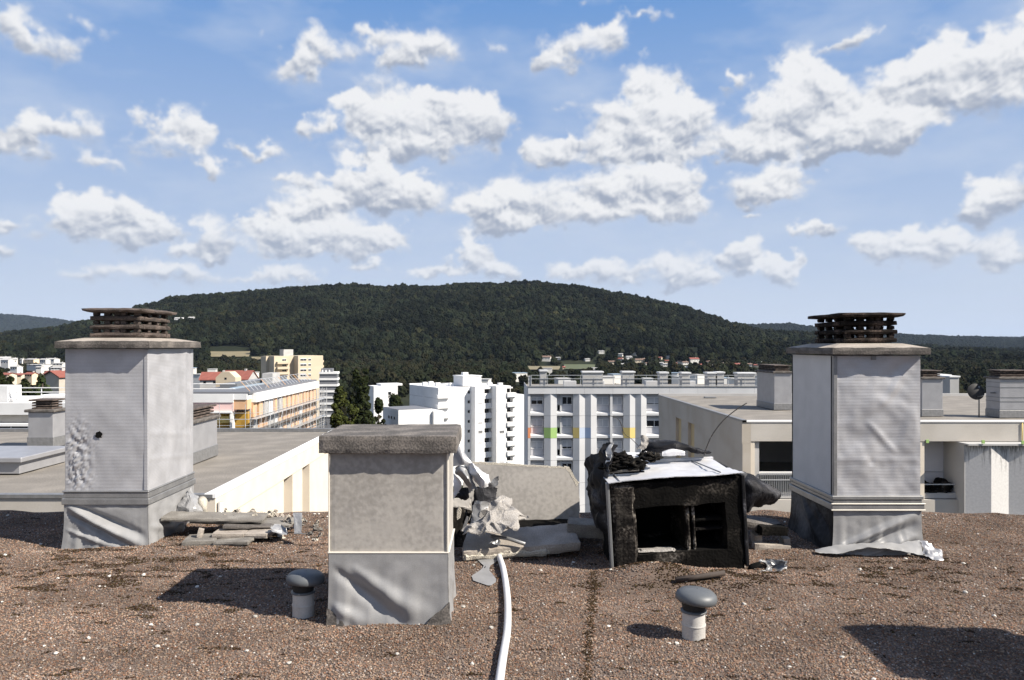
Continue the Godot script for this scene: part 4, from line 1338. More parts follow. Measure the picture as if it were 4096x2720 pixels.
# ---------- the block being renovated ----------
func scaffold_block() -> void:
	var t := thing("renovated_block", "long apartment block under renovation with white eaves and orange wall panels", "building", Vector3(-40.6, -G, -122))
	var e := G - 6.2
	var ax := Vector3(0, 0, -1)
	var n := Vector3(1, 0, 0)
	var len_ := 46.0
	part("core", box_mesh(Vector3(-11, 0, -len_), Vector3(-0.4, e - 0.3, -2.4)), M.grey_wall, t)
	part("eave", box_mesh(Vector3(-2.0, e - 1.5, -len_ - 0.4), Vector3(0.55, e, -2.6)), M.white_metal, t)
	part("roof", box_mesh(Vector3(-10.5, e + 0.001, -len_), Vector3(0.1, e + 0.35, -0.4)), M.slate, t)
	# sunlit side: storeys of insulation boards, render and dark windows
	var mats := [M.salmon, M.salmon, M.grey_wall, M.white_wall, M.salmon, M.grey_wall]
	for f in 5:
		var yt := e - 1.5 - f * 2.8
		for b in 15:
			var z0 := 2.6 + b * 2.9
			var far := b > 5
			var m: Material = M.salmon if far and (b % 3 != 1) else mats[(b * 7 + f * 5) % 6]
			part("wall_board", wb(V0, ax, n, z0 + 0.02, z0 + 2.0, yt - 2.5, yt - 0.02, -0.39, [0.0, 0.06, 0.12][(b + f) % 3]), m, t)
			if (b + f) % 2 == 0:
				part("window", wb(V0, ax, n, z0 + 2.05, z0 + 2.85, yt - 2.1, yt - 0.7, -0.39, -0.30), M.glass, t)
			else:
				part("render_strip", wb(V0, ax, n, z0 + 2.03, z0 + 2.87, yt - 2.5, yt - 0.02, -0.39, -0.12), M.grey_wall, t)
		part("floor_band", wb(V0, ax, n, 2.5, len_, yt - 2.78, yt - 2.52, -0.39, 0.16), M.galv_dark, t)
	# front: pink render, white slab, mustard loggias at the corner
	part("front_parapet", box_mesh(Vector3(-11, e - 1.35, -2.38), Vector3(-2.4, e + 0.02, 0)), M.white_wall, t)
	part("front_render", box_mesh(Vector3(-11, e - 2.8, -2.38), Vector3(-2.4, e - 1.352, -0.15)), M.pink, t)
	part("corner_parapet", box_mesh(Vector3(-2.398, e - 0.9, -2.38), Vector3(-0.2, e + 0.02, -0.1)), M.white_wall, t)
	part("corner_render", box_mesh(Vector3(-2.398, e - 2.5, -2.38), Vector3(-0.2, e - 0.902, -0.25)), M.salmon, t)
	for f in 4:
		var y := e - 2.8 - f * 2.8
		part("loggia_back", box_mesh(Vector3(-11, y - 2.8, -2.38), Vector3(-0.5, y - 0.22, -1.4)), M.mustard, t)
		part("loggia_slab", box_mesh(Vector3(-11, y - 0.22, -2.38), Vector3(-2.6, y - 0.002, 0.3)), M.white_wall, t)
		part("loggia_wall", box_mesh(Vector3(-2.9, y - 2.8, -1.398), Vector3(-2.6, y - 0.222, 0.1)), M.white_wall, t)
		part("loggia_screen", box_mesh(Vector3(-5.6, y - 2.0, -1.398), Vector3(-3.4, y - 0.9, -1.0)), M.yellow, t)
	# ridge plant and the leaning guard frames along the eave
	part("ridge", box_mesh(Vector3(-9.0, e + 0.352, -len_ + 2), Vector3(-6.0, e + 1.1, -12)), M.galv_dark, t)
	part("ridge_sheet", box_mesh(Vector3(-5.9, e + 0.352, -len_ + 4), Vector3(-5.2, e + 0.6, -8)), M.blue_metal, t)
	part("ridge_box", box_mesh(Vector3(-5.5, e + 0.352, -30), Vector3(-3.5, e + 2.5, -25)), M.grey_wall, t)
	var g := thing("roof_guard", "row of slanting roof guard poles along the white eave", "guard rail", Vector3(-40.6, e - G + 0.35, -122))
	for k in 21:
		var z := -2.2 - k * 2.1
		var lean := 1.6 if k != 4 else -0.6
		part("pole", tube([Vector3(-0.4, 0, z), Vector3(-0.4 - lean, 1.55, z - 0.3)], 0.055, 5), M.galv if k % 5 else M.salmon, g)
	part("rail", tube([Vector3(-2.0, 1.55, -2.0), Vector3(-2.0, 1.55, -45)], 0.05, 5), M.galv, g)
	part("rail", tube([Vector3(-1.2, 0.8, -2.0), Vector3(-1.2, 0.8, -45)], 0.04, 5), M.galv, g)
	for yy in [1.3, 0.5]:
		part("rail", tube([Vector3(-9.0, yy, -0.3), Vector3(-2.2, yy, -0.3)], 0.07, 5), M.white_metal, g)
	# the scaffold: uprights, ledgers, decks and braces
	var s := thing("scaffolding", "grey tube scaffolding wrapped round the renovated block", "scaffold", Vector3(-40.6, -G, -122))
	for k in 21:
		var z := 0.4 - k * 2.5
		for xx in [0.5, 1.5]:
			part("upright", tube([Vector3(xx, 6, z), Vector3(xx, e - 1.6 + (0.0 if z < -3 else -0.4), z)], 0.05, 5), M.galv, s)
	for f in 7:
		var y := e - 2.0 - f * 2.0
		part("deck", box_mesh(Vector3(0.5, y - 2.05, -50.0), Vector3(1.5, y - 1.98, 0.6)), M.galv_dark if f % 2 else M.galv, s)
		for q in [0.5, 1.0]:
			part("guard_tube", tube([Vector3(1.56, y - 2.0 + q, 0.6), Vector3(1.56, y - 2.0 + q, -50.0)], 0.035, 5), M.galv, s)
		part("guard_tube", tube([Vector3(-9, y - 1.0, 0.9), Vector3(1.5, y - 1.0, 0.9)], 0.035, 5), M.galv, s)
		part("deck", box_mesh(Vector3(-9, y - 2.05, 0.35), Vector3(0.49, y - 1.98, 1.0)), M.galv, s)
	for k in 5:
		part("upright", tube([Vector3(-8.5 + k * 2.1, 6, 0.95), Vector3(-8.5 + k * 2.1, e - 1.6, 0.95)], 0.05, 5), M.galv, s)
	for k in 7:
		part("brace", tube([Vector3(1.6, e - 14.0, -2.0 - k * 7.0), Vector3(1.6, e - 4.0, -7.0 - k * 7.0)], 0.035, 5), M.galv, s)
	for k in 4:
		part("end_upright", tube([Vector3(-1.0 + k * 0.8, 6, -50.2), Vector3(-1.0 + k * 0.8, e - 2.0, -50.2)], 0.05, 5), M.galv, s)

# ---------- the railed block seen beside the wrapped chimney ----------
func railed_block() -> void:
	var o := P(300, 1612, 70.0)
	var t := thing("railed_block", "white block with long guard rails along its flat roof terrace", "building", Vector3(o.x, -G, o.z))
	var top := o.y + G
	part("core", box_mesh(Vector3(-24, 0, -10), Vector3(0, top - 1.1, -0.6)), M.fascia, t)
	part("parapet", box_mesh(Vector3(-24, top - 1.1, -0.5), Vector3(0, top, 0)), M.white_wall, t)
	part("terrace", box_mesh(Vector3(-24, top - 1.098, -10), Vector3(0, top - 0.95, -0.502)), M.roofing, t)
	part("ledge", box_mesh(Vector3(-24, top - 2.15, -0.598), Vector3(0, top - 1.92, 0.25)), M.white_wall, t)
	part("dark_band", box_mesh(Vector3(-24, top - 2.75, -0.598), Vector3(0, top - 2.152, -0.45)), M.glass, t)
	part("lower_rail", wb(V0, Vector3.RIGHT, Vector3(0, 0, 1), -24, 0, top - 2.95, top - 2.80, 0.1, 0.2), M.galv, t)
	var x := -23.5
	while x < 0:
		part("rail_post", box_mesh(Vector3(x, top - 2.8, 0.12), Vector3(x + 0.06, top - 2.16, 0.18)), M.galv, t)
		x += 1.6
	for q in [[-13.0, -10.3, 0.55], [-9.0, -5.6, 0.42], [-4.6, -1.0, 0.62], [-18.0, -14.5, 0.5]]:
		part("skylight", cbox(Vector3(q[0], top - 0.95, -4), Vector3(q[1], top + q[2], -2.2), 0.05), M.white_metal, t)
	for yy in [1.33, 0.92, 0.30]:
		part("guard_rail", wb(V0, Vector3.RIGHT, Vector3(0, 0, 1), -24, 0, top + yy, top + yy + 0.08, -1.1, -1.0), M.white_metal, t)
	x = -23.0
	while x < 0:
		part("guard_post", box_mesh(Vector3(x, top - 0.95, -1.09), Vector3(x + 0.06, top + 1.33, -1.03)), M.white_metal, t)
		x += 2.4
	part("stair_head", box_mesh(Vector3(-9.6, top - 0.95, -3.0), Vector3(-6.9, top + 1.55, -0.9)), M.white_wall, t)

# ---------- town ----------
var houses := []
const VILLAGE := [[290,140,62,0,"b"],[390,130,34,0,"s"],[925,97,36,0,"s"],[1048,90,34,0,"s"],[998,122,40,3,"s"],[925,142,40,0,"r"],[850,172,46,1,"b"],[945,186,42,0,"s"],[1125,140,26,2,"b"],[1198,130,18,0,"s"],[1265,126,28,1,"r"],[1333,117,34,0,"s"],[1325,152,28,2,"r"],[1435,160,26,0,"b"],[1480,172,40,0,"b"],[1555,155,62,0,"r"],[1270,176,40,3,"s"],[1320,187,46,0,"s"],[1085,158,52,1,"b"],[1720,192,36,0,"s"],[1800,176,30,1,"b"],[1930,188,44,0,"r"],[2030,186,40,0,"b"],[2145,162,26,0,"s"],[1620,186,34,1,"r"],[1500,210,28,0,"s"],[640,138,34,3,"s"],[440,210,18,2,"r"],[760,76,38,3,"s"],[1680,160,26,0,"b"],[1395,175,26,0,"r"],[1155,175,30,0,"b"],[1870,160,24,0,"s"],[2090,190,28,1,"r"]]
const TOWN := [[8,1452,60,26,3,"s",900],[30,1462,36,30,3,"s",820],[52,1455,30,24,0,"s",860],[90,1446,16,12,0,"s",900],[135,1450,58,16,2,"s",900],[180,1452,30,18,3,"s",860],[212,1450,38,18,3,"s",880],[66,1482,34,20,0,"s",620],[22,1512,60,18,1,"r",420],[70,1512,46,16,1,"r",430],[125,1510,36,18,2,"r",420],[205,1508,40,20,1,"r",410],[160,1478,22,12,0,"s",640],[240,1464,40,14,0,"s",700],[232,1480,40,12,3,"s",600],[160,1465,80,8,3,"s",700]]

func place_houses() -> void:
	for v in VILLAGE:
		var px: float = 2050.0 + v[0] / 2.146
		var py: float = 1380.0 + v[1] / 2.146
		var d := 700.0
		while d < 2300.0 and ground_y((px - 1990.0) * d / F, d) < 1.6 + (1385.0 - py) * d / F: d += 6.0
		houses.append([px, d, 1.25 * v[2] / 2.146 * d / F, v[3], v[4], 0.0, 0.0, py])
	for v in TOWN:
		houses.append([v[0], v[6], v[2] * v[6] / F, v[4], v[5], v[3] * v[6] / F, 1.6 + (1385.0 - v[1]) * v[6] / F, v[1]])

func near_house(x: float, d: float, top: float) -> bool:
	var px := 1990.0 + x / d * F
	var py := 1385.0 - (top - 1.6) * F / d
	for h in houses:
		if d < h[1] + h[2] * 0.9 and d > h[1] - 420.0 and absf(px - h[0]) < h[2] * F / h[1] * 0.6 + 3.0 and py < h[7] - 3.0: return true
	return false

func gable_house(label: String, at: Vector3, w: float, h: float, dp: float, rise: float, wall: Material, roof: Material, turn: float, group: String, windows := true) -> Node3D:
	var t := thing("house", label, "house", at, turn, group)
	var s := st0()
	range_box(s, Vector3(-w / 2, -4, -dp / 2), Vector3(w / 2, h, dp / 2))
	for sx in [-1.0, 1.0]:
		tri_out(s, Vector3(sx * w / 2, h, -dp / 2), Vector3(sx * w / 2, h, dp / 2), Vector3(sx * w / 2, h + rise, 0), Vector3(0, h, 0))
	part("wall", fin(s), wall, t)
	var r := st0()
	for sz in [-1.0, 1.0]:
		var e := dp / 2 + 0.5
		var drop := rise * 0.5 / (dp / 2)
		hexa(r, [Vector3(-w / 2 - 0.4, h - drop, sz * e), Vector3(w / 2 + 0.4, h - drop, sz * e), Vector3(w / 2 + 0.4, h - drop + 0.25, sz * e), Vector3(-w / 2 - 0.4, h - drop + 0.25, sz * e), Vector3(-w / 2 - 0.4, h + rise + 0.02, 0), Vector3(w / 2 + 0.4, h + rise + 0.02, 0), Vector3(w / 2 + 0.4, h + rise + 0.27, 0), Vector3(-w / 2 - 0.4, h + rise + 0.27, 0)])
	var ro := part("roof", fin(r), roof, t)
	part("chimney", box_mesh(Vector3(w * 0.2, h + rise * 0.4, -0.5), Vector3(w * 0.2 + 0.8, h + rise + 0.9, 0.4)), M.grey_wall, ro)
	if windows:
		for k in 3:
			part("window", box_mesh(Vector3(-w / 2 + w * (k + 0.5) / 3.0 - 0.5, h * 0.45, dp / 2), Vector3(-w / 2 + w * (k + 0.5) / 3.0 + 0.5, h * 0.45 + 1.2, dp / 2 + 0.05)), M.glass, t)
	return t

func town() -> void:
	var tones := ["white", "sand-coloured", "apricot", "grey"]
	var roofs := {"r": ["red tiled", M.tile_red], "b": ["brown tiled", M.tile_brown], "s": ["pale", M.grey_wall]}
	for h in houses:
		if h[5] < 0.0: continue   # a clearing
		var x: float = (h[0] - 1990.0) * h[1] / F
		var in_town: bool = h[5] > 0.0
		var y: float = ground_y(x, h[1])
		var ht: float = clampf(h[2] * 0.42, 3.0, 6.0)
		if in_town:
			ht = h[5]
			y = h[6]
		var label := "small %s house with %s roof %s" % [tones[h[3]], roofs[h[4]][0], "in the town below the wooded hill" if in_town else "on the wooded slope above the white block"]
		gable_house(label, Vector3(x, y, -h[1]), h[2], ht * (0.75 if in_town else 1.0), minf(h[2] * 0.8, 12.0), ht * (0.35 if h[4] != "s" else 0.2), M.house_wall[h[3]], roofs[h[4]][1], rng.randf_range(-0.5, 0.5), "town houses" if in_town else "village houses on the slope")
	# the white houses high on the left shoulder of the hill
	for q in [[718.0, 1283.0, 34.0, "long white house standing alone high in the forest"], [768.0, 1281.0, 24.0, "short white house beside the lone one in the forest"]]:
		var d := 1400.0
		while d < 2350.0 and ground_y((q[0] - 1990.0) * d / F, d) + 7.0 < 1.6 + (1385.0 - q[1]) * d / F: d += 5.0
		gable_house(q[3], P(q[0], q[1] + 3.0, d - 14.0), q[2] * d / F, 7.0, 10.0, 2.0, M.white_wall, M.grey_wall, 0.0, "")
	# the gabled barn wall by the trees
	var b := P(232, 1545, 200.0)
	gable_house("large beige gable wall with a pale verge beside the dark trees", Vector3(b.x, b.y, b.z), 4.2, 2.6, 6.0, 1.4, M.cream_dark, M.tile_red, 1.2, "", false)
	# red roofs and the yellow gable before the cream tower
	var r := P(868, 1530, 300.0)
	gable_house("long dark red tiled roof behind the yellow gable", Vector3(r.x, r.y - 2, r.z), 11.0, 3.4, 9.0, 2.6, M.grey_wall, M.tile_red, 0.15, "")
	r = P(958, 1530, 310.0)
	gable_house("broad crimson tiled roof with small roof lights beside the yellow gable", Vector3(r.x, r.y - 2, r.z), 11.5, 3.6, 10.0, 3.2, M.grey_wall, M.tile_red, -0.1, "")
	var y := P(902, 1532, 260.0)
	var g := thing("yellow_gable", "pale yellow gable wall with sloping shoulders below the red roofs", "building", Vector3(y.x, y.y, y.z))
	var s := st0()
	var prof := [[-3.4, -14.0], [3.4, -14.0], [3.4, 1.9], [1.3, 3.85], [-1.3, 3.85], [-3.4, 1.9]]
	for k in range(1, 5):
		tri_out(s, Vector3(prof[0][0], prof[0][1], 0), Vector3(prof[k][0], prof[k][1], 0), Vector3(prof[k + 1][0], prof[k + 1][1], 0), Vector3(0, 0, -3))
		tri_out(s, Vector3(prof[0][0], prof[0][1], -6), Vector3(prof[k][0], prof[k][1], -6), Vector3(prof[k + 1][0], prof[k + 1][1], -6), Vector3(0, 0, -3))
	for k in 6:
		var a: Array = prof[k]
		var c: Array = prof[(k + 1) % 6]
		quad_out(s, Vector3(a[0], a[1], 0), Vector3(c[0], c[1], 0), Vector3(c[0], c[1], -6), Vector3(a[0], a[1], -6), Vector3(0, -3, -3))
	part("wall", fin(s), M.tower_cream, g)
	part("window", box_mesh(Vector3(-0.3, 1.2, 0.0), Vector3(0.4, 1.9, 0.05)), M.glass, g)
	# sheds with pale roofs scattered over the valley floor
	var sheds := [[2075, 1490, 60, 700], [2190, 1472, 36, 760], [2250, 1512, 50, 420], [2420, 1505, 60, 430], [2460, 1495, 40, 560], [2590, 1512, 34, 420], [2720, 1505, 40, 430], [2790, 1497, 34, 520], [2885, 1508, 34, 430], [2935, 1512, 24, 400], [3040, 1500, 30, 500], [2380, 1470, 30, 800], [2700, 1490, 24, 600], [1930, 1515, 60, 480], [805, 1495, 40, 420], [1010, 1488, 26, 420], [770, 1470, 24, 620], [850, 1475, 30, 620]]
	for k in sheds.size():
		var q: Array = sheds[k]
		var p := P(q[0], q[1], q[3])
		var w: float = q[2] * q[3] / F
		var sh := thing("shed", "low white shed with pale roof on the valley floor", "shed", Vector3(p.x, p.y - 5.0, p.z), rng.randf_range(-0.3, 0.3), "sheds on the valley floor")
		part("wall", box_mesh(Vector3(-w / 2, -6, -5), Vector3(w / 2, 4.6, 5)), M.house_wall[[0, 0, 3][k % 3]], sh)
		part("roof", box_mesh(Vector3(-w / 2 - 0.3, 4.6, -5.3), Vector3(w / 2 + 0.3, 5.0, 5.3)), M.grey_wall if k % 4 else M.blue_metal, sh)

# ---------- trees one can tell apart ----------
func leafy_tree(called: String, label: String, at: Vector3, h: float, w: float, pointed: float, leaf: float, count: int, tone: Color, group: String) -> void:
	var t := thing(called, label, "tree", at, rng.randf() * TAU, group)
	part("trunk", tube([V0, Vector3(0.1, h * 0.3, 0), Vector3(0, h * 0.7, 0.1), Vector3(0, h * 0.93, 0)], w * 0.035, 6), M.bark, t)
	for k in 5:
		var a := rng.randf() * TAU
		var y := h * rng.randf_range(0.25, 0.6)
		part("limb", tube([Vector3(0, y, 0), Vector3(cos(a) * w * 0.25, y + h * 0.14, sin(a) * w * 0.25), Vector3(cos(a) * w * 0.36, y + h * 0.24, sin(a) * w * 0.36)], w * 0.014, 5), M.bark, t)
	# clumps through the crown's volume, each a spray of leaves
	var clumps := []
	for k in int(26 + h * 2):
		var f := rng.randf()
		var wide := w * 0.5 * (pow(sin(PI * clampf(0.10 + f * 0.86, 0, 1)), 0.7) * (1.0 - pointed) + pointed * (1.05 - f) * clampf(f * 6.0 + 0.3, 0, 1))
		var a := rng.randf() * TAU
		var rr := wide * sqrt(rng.randf()) * 0.9
		clumps.append([Vector3(cos(a) * rr, h * (0.10 + 0.87 * f), sin(a) * rr), w * rng.randf_range(0.10, 0.19) * (1.0 - 0.45 * pointed * f)])
	var v := PackedVector3Array()
	var nn := PackedVector3Array()
	var cc := PackedColorArray()
	for k in count:
		var c: Array = clumps[rng.randi() % clumps.size()]
		var u := Vector3(rng.randfn(), rng.randfn(), rng.randfn()).normalized()
		var p: Vector3 = c[0] + Vector3(u.x, u.y * 1.15, u.z) * c[1] * pow(rng.randf(), 0.4)
		var b := any_turn()
		var n := (u + Vector3(0, 0.4, 0) + b.z * 0.7).normalized()
		var x := n.cross(b.x).normalized() * leaf * rng.randf_range(0.6, 1.2)
		var y := n.cross(x).normalized() * leaf * rng.randf_range(0.4, 0.9)
		var g := rng.randf_range(0.65, 1.4)
		for q in [p - x, p + y, p + x, p - x, p + x, p - y]:
			v.append(q)
			nn.append(n)
			cc.append(Color(tone.r * g * rng.randf_range(0.95, 1.1), tone.g * g, tone.b * g))
	var arr := []
	arr.resize(Mesh.ARRAY_MAX)
	arr[Mesh.ARRAY_VERTEX] = v
	arr[Mesh.ARRAY_NORMAL] = nn
	arr[Mesh.ARRAY_COLOR] = cc
	var me := ArrayMesh.new()
	me.add_surface_from_arrays(Mesh.PRIMITIVE_TRIANGLES, arr)
	part("crown", me, M.leaf, t)

func trees() -> void:
	# px, top y, width px, distance, pointedness, kind
	var dark := Color(.022, .028, .013)
	var olive := Color(.038, .045, .015)
	for q in [[1424, 1456, 62, 185, 0.35, 0], [1462, 1462, 58, 192, 0.35, 0], [1446, 1500, 80, 180, 0.2, 0]]:
		var p := P(q[0], q[1], q[3])
		leafy_tree("poplar_tree", "tall dark poplar rising beside the scaffolded block", Vector3(p.x, -G, p.z), p.y + G, q[2] * q[3] / F, q[4], 0.42, 9000, dark, "poplars by the scaffolding")
	for q in [[1362, 1535, 90, 180, 0.0, "olive green bushy tree against the end of the scaffolding"], [1345, 1610, 80, 170, 0.0, "low olive bush under the poplars by the scaffolding"], [1515, 1585, 70, 195, 0.1, "dark bushy tree between the poplars and the white low wing"], [1580, 1575, 90, 245, 0.0, "dark rounded tree behind the low white wing"], [1400, 1620, 110, 172, 0.0, "broad green tree at the foot of the poplars"], [1475, 1640, 90, 172, 0.0, "shaded green tree at the poplars' foot near the low wing"]]:
		var p := P(q[0], q[1], q[3])
		leafy_tree("broadleaf_tree", q[5], Vector3(p.x, -G, p.z), p.y + G, q[2] * q[3] / F, q[4], 0.42, 8000, olive if q[0] < 1410 else dark, "")
	for q in [[30, 1502, 80, 165, "dark green tree standing behind the guard rail of the white block"], [95, 1508, 90, 172, "broad dark tree behind the roof rail, beside the lighter tree"], [170, 1500, 90, 160, "lighter green tree beside the beige gable wall"], [0, 1470, 60, 230, "brownish tree among the grey town houses"]]:
		var p := P(q[0], q[1], q[3])
		leafy_tree("town_tree", q[4], Vector3(p.x, -G + 8.0, p.z), p.y + G - 8.0, q[2] * q[3] / F, 0.0, 0.40, 7000, dark if q[0] != 170 else Color(.032, .045, .020), "")

# ---------- chimneys on our roof ----------
# grey roofing membrane turned up round a chimney foot; folds: side, from (u, v) to (u, v), width, height
func skirt(t: Node3D, w: float, dp: float, h: float, flare: float, folds: Array, mats: Array, wave := 0.004) -> void:
	for side in 4:
		var rows := []
		var nu := 46
		var nv := 34
		for j in nv + 1:
			var v := float(j) / nv
			var row := PackedVector3Array()
			var fl := flare * pow(1.0 - v, 3.0) + 0.006
			for i in nu + 1:
				var u := float(i) / nu
				var hx := w / 2 + fl
				var hz := dp / 2 + fl
				var n := [Vector3(0, 0, 1), Vector3(1, 0, 0), Vector3(0, 0, -1), Vector3(-1, 0, 0)][side] as Vector3
				var a := [Vector3(1, 0, 0), Vector3(0, 0, -1), Vector3(-1, 0, 0), Vector3(0, 0, 1)][side] as Vector3
				var half := hx if side % 2 == 0 else hz
				var out := hz if side % 2 == 0 else hx
				var edge := smoothstep(0.0, 0.10, u) * smoothstep(0.0, 0.10, 1.0 - u) * smoothstep(0.0, 0.12, 1.0 - v)
				var q := 0.0
				for f in folds:
					if f[0] != side: continue
					var p0 := Vector2(f[1], f[2])
					var p1 := Vector2(f[3], f[4])
					var pt := Vector2(u, v)
					var s := clampf((pt - p0).dot(p1 - p0) / (p1 - p0).length_squared(), 0, 1)
					var dd := (pt - p0 - (p1 - p0) * s).length()
					q += f[6] * exp(-pow(dd / (f[5] * (0.45 + 0.9 * s)), 2.0)) * sin(PI * clampf(0.06 + s * 0.9, 0, 1))
				q += soft.get_noise_2d(u * 6.0 + side * 20.0 + w * 50.0, v * 5.0) * wave
				var foot := soft.get_noise_1d(u * 9.0 + side * 33.0 + dp * 40.0) * 0.02 * (1.0 - v)
				row.append(a * (u * 2.0 - 1.0) * half + n * (out + q * edge + maxf(foot, -0.004) * edge) + Vector3.UP * (v * h - 0.02 * (1.0 - v)))
			rows.append(row)
		part("skirt", sheet(rows, 0.003), mats[side], t)

func clad(t: Node3D, w: float, dp: float, y0: float, y1: float, mats: Array, dents: Array) -> void:
	part("core", box_mesh(Vector3(-w / 2 + 0.035, 0, -dp / 2 + 0.035), Vector3(w / 2 - 0.035, y1, dp / 2 - 0.035)), M.soot, t)  # black box added inside to keep light from passing through the cladding
	for side in 4:
		var n := [Vector3(0, 0, 1), Vector3(1, 0, 0), Vector3(0, 0, -1), Vector3(-1, 0, 0)][side] as Vector3
		var a := [Vector3(1, 0, 0), Vector3(0, 0, -1), Vector3(-1, 0, 0), Vector3(0, 0, 1)][side] as Vector3
		var half := w / 2 if side % 2 == 0 else dp / 2
		var out := dp / 2 if side % 2 == 0 else w / 2
		var rows := []
		for j in 61:
			var v := j / 60.0
			var row := PackedVector3Array()
			for i in 41:
				var u := i / 40.0
				var edge := smoothstep(0.0, 0.06, u) * smoothstep(0.0, 0.06, 1.0 - u)
				var q: float = dents[side].call(u, v) * edge
				row.append(a * (u * 2.0 - 1.0) * half + n * (out + q) + Vector3.UP * lerpf(y0, y1, v))
			rows.append(row)
		part("cladding", sheet(rows, 0.003), mats[side], t)

func clay_pot(t: Node3D, lo: Vector2, hi: Vector2, y: float, m: Material) -> void:
	# slatted clay pot: three square rings and a lid, held apart by little blocks
	for k in 4:
		var yy := y + k * 0.0685
		var c := Vector3((lo.x + hi.x) / 2, yy, (lo.y + hi.y) / 2)
		var turn := Basis(Vector3.UP, rng.randf_range(-0.015, 0.015)) * Basis(Vector3(0, 0, 1), rng.randf_range(-0.008, 0.008))
		var w := hi.x - lo.x
		var d := hi.y - lo.y
		if k == 3:
			part("pot_lid", worn_block(Vector3(-w / 2 - 0.045, 0, -d / 2 - 0.045), Vector3(w / 2 + 0.045, 0.036, d / 2 + 0.045), 0.006, 0.05, 3), m, t, c, turn)
			break
		var th := 0.075
		var bars := [[Vector3(-w / 2, 0, d / 2 - th), Vector3(w / 2, 0.042, d / 2)], [Vector3(-w / 2, 0, -d / 2), Vector3(w / 2, 0.042, -d / 2 + th)], [Vector3(-w / 2, 0, -d / 2 + th), Vector3(-w / 2 + th, 0.042, d / 2 - th)], [Vector3(w / 2 - th, 0, -d / 2 + th), Vector3(w / 2, 0.042, d / 2 - th)]]
		for b in bars.size():
			part("pot_slat", worn_block(bars[b][0], bars[b][1], 0.005, 0.05, k * 4 + b + 7), m, t, c, turn)
		for q in [[-1, 1], [-0.42, 1], [0.05, 1], [0.36, 1], [1, 1], [-1, -1], [0, -1], [0.5, -1], [1, -1], [1, 0.3], [1, -0.35], [-1, 0.3], [-1, -0.35]]:
			var bx: float = q[0] * (w / 2 - 0.042)
			var bz: float = q[1] * (d / 2 - 0.040)
			part("pot_block", chamfer_mesh(Vector3(0.045, 0.030, 0.045), 0.004, 0.003), m, t, c + Vector3(bx, 0.0555, bz), turn)

func cap_slab(t: Node3D, lo: Vector3, hi: Vector3, top_lo: Vector2, top_hi: Vector2, rise: float, seed_: int) -> void:
	part("cap_slab", worn_block(lo, hi, 0.003, 0.04, seed_), M.slab, t)
	var s := st0()
	var y := hi.y - 0.004
	hexa(s, [Vector3(lo.x + 0.01, y, lo.z + 0.01), Vector3(hi.x - 0.01, y, lo.z + 0.01), Vector3(hi.x - 0.01, y, hi.z - 0.01), Vector3(lo.x + 0.01, y, hi.z - 0.01), Vector3(top_lo.x, y + rise, top_lo.y), Vector3(top_hi.x, y + rise, top_lo.y), Vector3(top_hi.x, y + rise, top_hi.y), Vector3(top_lo.x, y + rise, top_hi.y)])
	part("cap_weathering", fin(s), M.slab_light, t)

